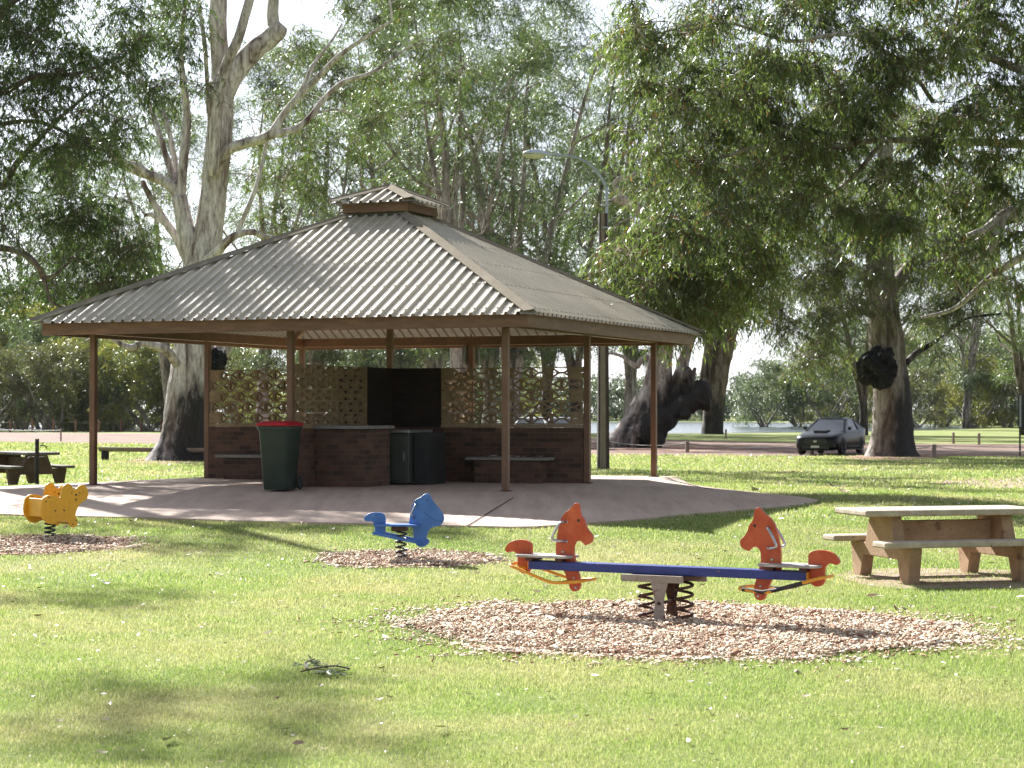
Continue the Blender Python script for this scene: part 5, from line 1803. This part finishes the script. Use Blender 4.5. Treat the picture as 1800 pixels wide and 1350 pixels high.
# ---- generic tall gums for the grove behind
def tall_gum(seed, h, spread, stems, leaf, bark, label, L=0.32, nc=62, low=0.28):
    T = Tree('tall_gum', (0, 0, 0), label, 'tree', 'tall gums in the grove behind the shelter', seed)
    r = random.Random(seed)
    tops = []
    for i in range(stems):
        a = r.uniform(0, 2 * PI)
        lean = r.uniform(0.05, 0.22) * (1 if stems > 1 else 0.4)
        split = r.uniform(0.08, 0.3)
        rb = r.uniform(0.30, 0.46) / (1 if i == 0 else 1.7)
        path = []
        m = 7
        hh = h * r.uniform(0.72, 0.92)
        for k in range(m + 1):
            t = k / m
            off = lean * h * max(0, t - split * 0.5) * (0.6 + 0.5 * t)
            p = Vector((math.cos(a) * off + r.uniform(-1, 1) * 0.35 * t, math.sin(a) * off + r.uniform(-1, 1) * 0.35 * t, hh * t - 0.2))
            path.append((p, rb * (1 - t) ** 0.8 + 0.035 if k else rb * 1.45))
        c = T.limb(path, None, 4, 10, 0.12, 0.8)
        # side limbs
        for q in range(4):
            t = r.uniform(0.3, 0.75)
            p = c[int(t * (len(c) - 1))]
            b2 = a + r.uniform(-2.4, 2.4)
            ln = r.uniform(2.5, 5.5) * h / 24
            rr = rb * (1 - t) * 0.6 + 0.04
            pts = [(p, rr)]
            for k in (1, 2, 3):
                pts.append((p + Vector((math.cos(b2), math.sin(b2), 0)) * ln * k / 3 + Vector((0, 0, ln * (0.12 * k + 0.07 * k * k))) + Vector((r.uniform(-.4, .4), r.uniform(-.4, .4), 0)), rr * (1 - k / 3.6)))
            T.limb(pts, None, 4, 8, 0.1)
    C = []
    while len(C) < nc:
        z = r.uniform(low, 1.0)
        rad = spread * math.sin(PI * min(1, max(0.08, (z - low * 0.6) / (1.05 - low * 0.6)))) ** 0.6
        a, q = r.uniform(0, 2 * PI), r.random() ** 0.5
        p = Vector((math.cos(a) * q * rad, math.sin(a) * q * rad, z * h))
        if noise.noise(p * 0.28 + Vector((seed, 0, 0))) > -0.12:
            C.append(p)
    T.grow(C, 0.026, 0.017, 5)
    T.leaves(C, T.rng.uniform(0.55, 1.35, len(C)), 34, 12, L, L * 0.078, 0.8, 0.75, 0.45, twigs=False, spread=1.0)
    return T.finish(bark, leaf)


def place(o, x, Y, rz, sc, label, first=False):
    c = o if first else copy_tree(o)
    p = at(x, 725, Y)
    c.location = (p.x, Y, hz(p.x, Y) if Y < 60 else 0.0)
    c.rotation_euler = (0, 0, rz)
    c.scale = (sc, sc, sc)
    c['label'] = label
    return c


G = [tall_gum(101, 27, 5.6, 5, 'leaf_olive', 'bark_far', '', 0.25, 140, 0.2), tall_gum(102, 29, 6.2, 4, 'leaf_grey', 'bark_far', '', 0.25, 150, 0.18), tall_gum(103, 25, 5.2, 6, 'leaf_grey', 'bark_far', '', 0.25, 135, 0.16),
     tall_gum(104, 28, 5.8, 3, 'leaf_olive', 'bark_brown', '', 0.25, 140, 0.2)]
GR = [(0, 806, 112, 0.3, 1.05, 'tall gum straight behind the roof vent cap'),
      (1, 905, 116, 1.9, 1.0, 'grey leaved tall gum behind the curved lamp arm'),
      (2, 690, 128, 0.8, 1.15, 'many stemmed tall gum just left of the roof vent cap'),
      (3, 1010, 132, 2.6, 1.1, 'tall gum between the lamp head and the lamp pole'),
      (0, 560, 150, 3.9, 1.1, 'olive tall gum above the middle of the left roof slope'),
      (1, 760, 152, 5.0, 1.15, 'tall gum far behind the shelter, seen over the cap'),
      (2, 860, 160, 2.2, 1.2, 'many stemmed gum far behind the lamp head'),
      (1, 460, 140, 0.4, 0.95, 'greyish gum behind the right limb of the huge river gum'),
      (3, 960, 168, 1.2, 1.2, 'hazy gum in the gap beside the street lamp'),
      (0, 1110, 150, 5.2, 1.1, 'tall gum behind the top of the leaning gum'),
      (2, 640, 175, 4.4, 1.2, 'distant many stemmed gum above the left roof slope'),
      (3, 150, 215, 3.0, 1.15, 'tall gum behind the dark hanging foliage on the left'),
      (0, 40, 228, 1.0, 1.1, 'tall gum at the far left edge behind the dark foliage'),
      (3, 1518, 150, 3.3, 0.8, 'dark trunked gum just behind the car and the scarred gum'),
      (2, 1700, 225, 0.2, 1.1, 'many stemmed gum beyond the scarred gum on the right'),
      (3, 1800, 150, 4.0, 0.8, 'olive gum at the right edge above the park sign'),
      (0, 1560, 200, 2.0, 1.0, 'distant olive gum behind the scarred gum crown'),
      (1, 300, 175, 2.7, 1.0, 'grey leaved gum far behind the huge river gum')]
seen = set()
for gi, x, Y, rz, sc, lab in GR:
    place(G[gi], x, Y, rz, sc, lab, gi not in seen)
    seen.add(gi)


# ---- scrub
def scrub(seed, h, wd, leaf, label, nc=46):
    T = Tree('scrub_tree', (0, 0, 0), label, 'tree', 'scrub trees along the back of the park', seed)
    r = random.Random(seed)
    for i in range(5):
        a = r.uniform(0, 2 * PI)
        p = Vector((r.uniform(-.5, .5), r.uniform(-.5, .5), -0.1))
        path = [(p, 0.16)]
        for k in (1, 2, 3, 4):
            p = p + Vector((math.cos(a) * wd * 0.13 + r.uniform(-.4, .4), math.sin(a) * wd * 0.13 + r.uniform(-.4, .4), h * 0.17))
            path.append((p, 0.16 - 0.034 * k))
        T.limb(path, None, 3, 7, 0.1)
    C = []
    while len(C) < nc:
        a, q, z = r.uniform(0, 2 * PI), r.random() ** 0.5, r.uniform(0.08, 1.0)
        rad = wd * 0.5 * (1 - max(0, z - 0.55) ** 2 * 2.6)
        if q < 0.45 and z < 0.35:
            continue
        p = Vector((math.cos(a) * q * rad, math.sin(a) * q * rad, z * h))
        C.append(p)
    T.grow(C, 0.02, 0.012, 5)
    T.leaves(C, T.rng.uniform(0.7, 1.3, len(C)), 30, 11, 0.32, 0.03, 0.8, 0.8, 0.5, twigs=False, spread=1.0)
    return T.finish('bark_far', leaf)


S = [scrub(201, 7.5, 8.0, 'leaf_scrub', '', 56), scrub(202, 9.5, 8.5, 'leaf_grey', '', 64), scrub(203, 8.0, 9.0, 'leaf_lime', '', 56)]
SR = [(0, -20, 182, 1.0), (1, 40, 192, 1.15), (0, 95, 182, 1.05), (2, 150, 190, 1.1), (1, 205, 186, 1.0), (2, 262, 182, 1.1), (0, 312, 182, 0.9), (1, 120, 212, 1.75), (0, 10, 216, 1.8), (2, 230, 212, 1.6), (1, 330, 205, 1.6), (1, -40, 210, 1.7), (2, 70, 206, 1.6), (0, 180, 222, 2.0), (0, 640, 176, 0.95), (2, 705, 190, 1.0), (0, 770, 182, 1.0), (1, 838, 186, 0.95), (2, 905, 195, 0.95),
      (0, 440, 190, 0.9), (1, 500, 182, 0.95), (2, 420, 170, 0.9), (0, 560, 188, 1.0),
      (1, 1345, 236, 0.85), (0, 1400, 240, 1.0), (1, 1455, 232, 1.05), (2, 1505, 240, 1.0), (0, 1610, 226, 0.9), (1, 1660, 240, 1.15), (2, 1710, 228, 1.0), (1, 1770, 232, 1.2), (0, 1830, 222, 1.1), (2, 1580, 262, 1.5), (1, 1480, 270, 1.5), (0, 1740, 265, 1.6), (1, 1660, 275, 1.6),
      (2, 1800, 262, 1.5), (1, 1860, 240, 1.3)]
SN = ['', '', '']
seen = set()
lefts = 'scrub tree in the tangled thicket behind the fence posts and the shelter'
rights = 'scrub tree in the thicket beyond the grass on the right'
for i, (si, x, Y, sc) in enumerate(SR):
    left = x < 950
    col_ = ('dull olive ', 'grey green ', 'yellow green ')[si]
    c = place(S[si], x, Y, i * 1.7, sc, col_ + (lefts if left else rights), si not in seen)
    c['group'] = (col_ + ('scrub behind the fence posts' if left else 'scrub on the right')).strip()
    seen.add(si)

# ---- far bank woodland: one mass
T = Tree('far_woodland', (0, 390, 0), 'hazy wood along the far bank of the river', 'woodland', None, 301)
C = []
r = random.Random(5)
for i in range(520):
    x = r.uniform(560, 1480)
    topy = 668 + 26 * noise.noise(Vector((x / 70, 0, 3))) + (-14 if x > 1290 else 0) + 14 * noise.noise(Vector((x / 22, 4, 3)))
    if 1190 < x < 1300:
        topy += 12
    y = r.uniform(topy, 742 if not 1190 < x < 1320 else 728)
    C.append(at(x, y, r.uniform(385, 420)))
for i in range(60):
    x = r.uniform(0, 56)
T.leaves(C, T.rng.uniform(1.5, 2.6, len(C)), 26, 10, 0.75, 0.09, 1.5, 0.7, 0.5, twigs=False, spread=1.0)
b = T.base
me = arr_mesh('far_woodland', np.concatenate(T.V) - np.array(b), np.concatenate(T.Fc))
bpy.data.objects.remove(T.root)
o = link('far_woodland', me, MT['leaf_far'])
o.location = b
tag(o, 'hazy wood along the far bank of the river', 'woodland', None, 'stuff')


# ------------------------------------------------------------------ mulch beds, grass and litter
BEDS = [((1.3, 15.85), 2.32, 1.95, R(-25.6)), None, None]
q = P(712, 967)
BEDS[1] = ((q.x, q.y), 1.08, 0.8, 0.0)
q = P(70, 945)
BEDS[2] = ((q.x - 0.1, q.y), 1.3, 0.95, 0.0)


def bedf(x, y, bed):
    (cx0, cy0), a, b, an = bed
    dx, dy = x - cx0, y - cy0
    u, v = dx * math.cos(an) + dy * math.sin(an), -dx * math.sin(an) + dy * math.cos(an)
    return np.hypot(u / a, v / b)


rng = np.random.default_rng(77)


def wobn(x, y, f=1.3):
    return np.sin(x * f * 2.1 + 1.3 * np.sin(y * f)) * np.cos(y * f * 1.7 + 0.7 * np.sin(x * f * 1.3))


labels = ['sunlit wood chip bed under the seesaw', 'wood chip bed under the blue spring rider', 'wood chip bed under the yellow spring rider']
for bi, bed in enumerate(BEDS):
    (cx0, cy0), a, b, an = bed
    pts = []
    for k in range(40):
        t = 2 * PI * k / 40
        rr_ = 0.90 * (1 + 0.07 * math.sin(3 * t + bi) + 0.05 * math.sin(7 * t + 2 + bi) + 0.03 * math.sin(13 * t))
        u, v = a * rr_ * math.cos(t), b * rr_ * math.sin(t)
        pts.append((cx0 + u * math.cos(an) - v * math.sin(an), cy0 + u * math.sin(an) + v * math.cos(an)))
    base = sheet('mulch_bed', pts, MT['mulch_base'], 0.015, 0.03, 1, labels[bi], 'mulch')
    N = (36000, 4600, 5600)[bi]
    th = rng.uniform(0, 2 * PI, N)
    edge = 1 + 0.07 * np.sin(3 * th + bi) + 0.05 * np.sin(7 * th + 2 + bi) + 0.03 * np.sin(13 * th)
    rad = np.sqrt(rng.uniform(0, 1, N)) * edge * (1 + 0.16 * np.abs(rng.normal(size=N)) * (rng.random(N) < 0.35))
    u, v = a * rad * np.cos(th), b * rad * np.sin(th)
    x, y = cx0 + u * math.cos(an) - v * math.sin(an), cy0 + u * math.sin(an) + v * math.cos(an)
    z = H(x, y) + 0.016 + rng.uniform(0, 0.028, N) * (rad < 0.95) + 0.012 * wobn(x, y, 3)
    l = rng.lognormal(math.log(0.022), 0.5, N)
    wv = l * rng.uniform(0.25, 0.6, N)
    tk = rng.uniform(0.003, 0.009, N)
    ax = unit(np.stack([rng.normal(size=N), rng.normal(size=N), rng.normal(size=N) * 0.2], 1))
    up = unit(np.stack([rng.normal(size=N) * 0.24, rng.normal(size=N) * 0.24, np.ones(N)], 1))
    sd = unit(np.cross(up, ax))
    up = np.cross(ax, sd)
    c = np.stack([x, y, z], 1)
    VV = np.empty((N, 8, 3))
    k2 = 0
    for sz in (-1, 1):
        for (i, j) in ((-1, -1), (1, -1), (1, 1), (-1, 1)):
            tap = (0.6 + 0.4 * rng.random((N, 1))) if j > 0 else 1.0
            VV[:, k2] = c + ax * (l / 2 * i)[:, None] * tap + sd * (wv / 2 * j)[:, None] + up * (tk / 2 * sz)[:, None]
            k2 += 1
    FB = np.array([(4, 5, 6, 7), (0, 1, 5, 4), (1, 2, 6, 5), (2, 3, 7, 6), (3, 0, 4, 7)])
    FF = (FB[None] + (np.arange(N) * 8)[:, None, None]).reshape(-1, 4)
    o = link('wood_chips', arr_mesh('wood_chips', VV.reshape(-1, 3), FF), MT['chip'])
    tag(o, 'loose wood chips of the ' + labels[bi].split('chip ')[1], 'wood chips', None, 'stuff')


def onlawn(x, y):
    ok = np.ones(len(x), bool)
    for bed in BEDS:
        ok &= bedf(x, y, bed) + 0.05 * rng.normal(size=len(x)) > 0.97
    dx, dy = x - PC.x, y - PC.y
    ok &= np.hypot(dx, dy) > outr(np.arctan2(dy, dx)) - 0.01 - 0.0
    yr = np.interp(x, [p_[0] for p_ in near], [p_[1] for p_ in near])
    ok &= y < yr - 0.4
    return ok


def spread_pts(n, y0, y1, margin=1.06):
    y = np.sqrt(rng.uniform(y0 ** 2, y1 ** 2, n))
    x = rng.uniform(-1, 1, n) * 900 / F * y * margin
    return x, y


VB, FBk, nb = [], [], 0
for (y0, y1, dens, hgt_, wid) in ((9.2, 12, 8000, 0.024, 0.0024), (12, 15, 6500, 0.026, 0.0028), (15, 20, 4000, 0.028, 0.0036), (20, 28, 1900, 0.032, 0.0055), (28, 45, 560, 0.045, 0.009), (45, 78, 110, 0.06, 0.02), (78, 120, 26, 0.08, 0.05)):
    area = 900 / F * 1.06 * (y1 ** 2 - y0 ** 2)
    N = int(area * dens)
    x, y = spread_pts(N, y0, y1)
    m = onlawn(x, y)
    dens_n = 0.5 + 0.5 * wobn(x, y, 0.9) * wobn(y, x, 2.3)
    m &= rng.random(N) < 0.45 + 0.55 * dens_n
    x, y = x[m], y[m]
    N = len(x)
    z = H(x, y)
    hh = hgt_ * rng.uniform(0.45, 1.35, N) * (0.75 + 0.35 * (0.5 + 0.5 * wobn(x, y, 1.7)))
    a = rng.uniform(0, 2 * PI, N)
    lean = rng.uniform(0.1, 1.0, N) * hh
    la = rng.uniform(0, 2 * PI, N)
    sx, sy = np.cos(a) * wid, np.sin(a) * wid
    VV = np.empty((N, 3, 3))
    VV[:, 0] = np.stack([x - sx, y - sy, z - 0.004], 1)
    VV[:, 1] = np.stack([x + sx, y + sy, z - 0.004], 1)
    VV[:, 2] = np.stack([x + np.cos(la) * lean, y + np.sin(la) * lean, z + hh], 1)
    VB.append(VV.reshape(-1, 3))
    FBk.append(np.arange(N * 3).reshape(N, 3) + nb)
    nb += N * 3
o = link('grass', arr_mesh('grass', np.concatenate(VB), np.concatenate(FBk)), MT['blade'])
tag(o, 'short blades of sunlit lawn grass', 'grass', None, 'stuff')

# fallen leaves and bark on the lawn
VB, FBk, nb = [], [], 0
for (y0, y1, n, L) in ((9, 18, 480, 0.042), (18, 30, 900, 0.05), (30, 78, 2900, 0.085)):
    x, y = spread_pts(n, y0, y1)
    m = onlawn(x, y)
    x, y = x[m], y[m]
    N = len(x)
    l = L * rng.lognormal(0, 0.45, N)
    wv = l * rng.uniform(0.07, 0.17, N)
    a = rng.uniform(0, 2 * PI, N)
    z = H(x, y) + rng.uniform(0.02, 0.045, N)
    d = np.stack([np.cos(a), np.sin(a), rng.uniform(-0.2, 0.2, N)], 1)
    s_ = np.stack([-np.sin(a), np.cos(a), rng.uniform(-0.7, 0.7, N)], 1)
    c = np.stack([x, y, z], 1)
    VV = np.empty((N, 6, 3))
    curl = np.array([0, 0, 1.0])[None] * (l * rng.uniform(-0.05, 0.22, N))[:, None]
    VV[:, 0] = c - d * (l / 2)[:, None] + curl
    VV[:, 1] = c - d * (l / 6)[:, None] + s_ * wv[:, None]
    VV[:, 2] = c - d * (l / 6)[:, None] - s_ * wv[:, None]
    VV[:, 3] = c + d * (l / 6)[:, None] + s_ * wv[:, None] * 0.9
    VV[:, 4] = c + d * (l / 6)[:, None] - s_ * wv[:, None] * 0.9
    VV[:, 5] = c + d * (l / 2)[:, None] + curl
    FB = np.array([(0, 2, 1, 1), (1, 2, 4, 3), (3, 4, 5, 5)])
    tri = np.array([(0, 2, 1), (1, 2, 4), (1, 4, 3), (3, 4, 5)])
    VB.append(VV.reshape(-1, 3))
    FBk.append((tri[None] + (np.arange(N) * 6)[:, None, None]).reshape(-1, 3) + nb)
    nb += N * 6
o = link('leaf_litter', arr_mesh('leaf_litter', np.concatenate(VB), np.concatenate(FBk)), MT['litter'])
tag(o, 'dry gum leaves and bark flakes scattered over the lawn', 'leaf litter', None, 'stuff')

# the fallen spray of gum leaves in the foreground
q = P(572, 1188)
T = Tree('fallen_branch', (q.x, q.y, q.z), 'small fallen branch with grey green leaves on the foreground lawn', 'branch', None, 401)
c0 = Vector((q.x, q.y, q.z + 0.05))
T.limb([(c0 + Vector((-0.16, -0.02, -0.02)), 0.006), (c0 + Vector((-0.05, 0.02, 0.0)), 0.005), (c0 + Vector((0.06, 0.0, 0.015)), 0.004), (c0 + Vector((0.16, -0.03, 0.0)), 0.003)], None, 4, 6)
T.limb([(c0 + Vector((-0.12, 0.0, -0.01)), 0.004), (c0 + Vector((-0.16, 0.25, 0.0)), 0.0035), (c0 + Vector((-0.12, 0.5, 0.0)), 0.003)], None, 4, 6)
T.leaves([c0 + Vector((0.06, -0.02, 0.02)), c0 + Vector((0.0, 0.03, 0.02)), c0 + Vector((-0.14, 0.42, 0.0))], 0.05, 5, 7, 0.12, 0.011, 0.11, 0.12, 0.1, 0.25, twigs=False, spread=0.8)
for v in T.V:
    v[:, 2] = np.maximum(v[:, 2] * 0.35 + (q.z + 0.025) * 0.65, q.z + 0.012)
T.finish('twig', 'leaf_grey') if False else None
b = np.array(T.base)
T.mb.v = [(x - b[0], y - b[1], z - b[2]) for x, y, z in T.mb.v]
me = bpy.data.meshes.new('stem')
me.from_pydata(T.mb.v, [], T.mb.f)
link('stem', me, MT['twig'], T.root, True)
link('leaves', arr_mesh('leaves', np.concatenate(T.V) - b, np.concatenate(T.Fc)), MT['leaf_grey'], T.root)


# ------------------------------------------------------------------ the air
hm = bpy.data.materials.new('air')
hm.use_nodes = True
ht = hm.node_tree
for n_ in list(ht.nodes):
    if n_.type == 'BSDF_PRINCIPLED':
        ht.nodes.remove(n_)
pv = ht.nodes.new('ShaderNodeVolumePrincipled')
pv.inputs['Color'].default_value = (0.80, 0.87, 1.0, 1)
pv.inputs['Density'].default_value = HAZE
pv.inputs['Anisotropy'].default_value = 0.1
ht.links.new(pv.outputs[0], ht.nodes['Material Output'].inputs['Volume'])
o = MB().box(-930, 930, -240, 1640, -1.6, 62).build('haze', hm)
tag(o, 'thin pale haze in the air', 'haze', None, 'stuff')
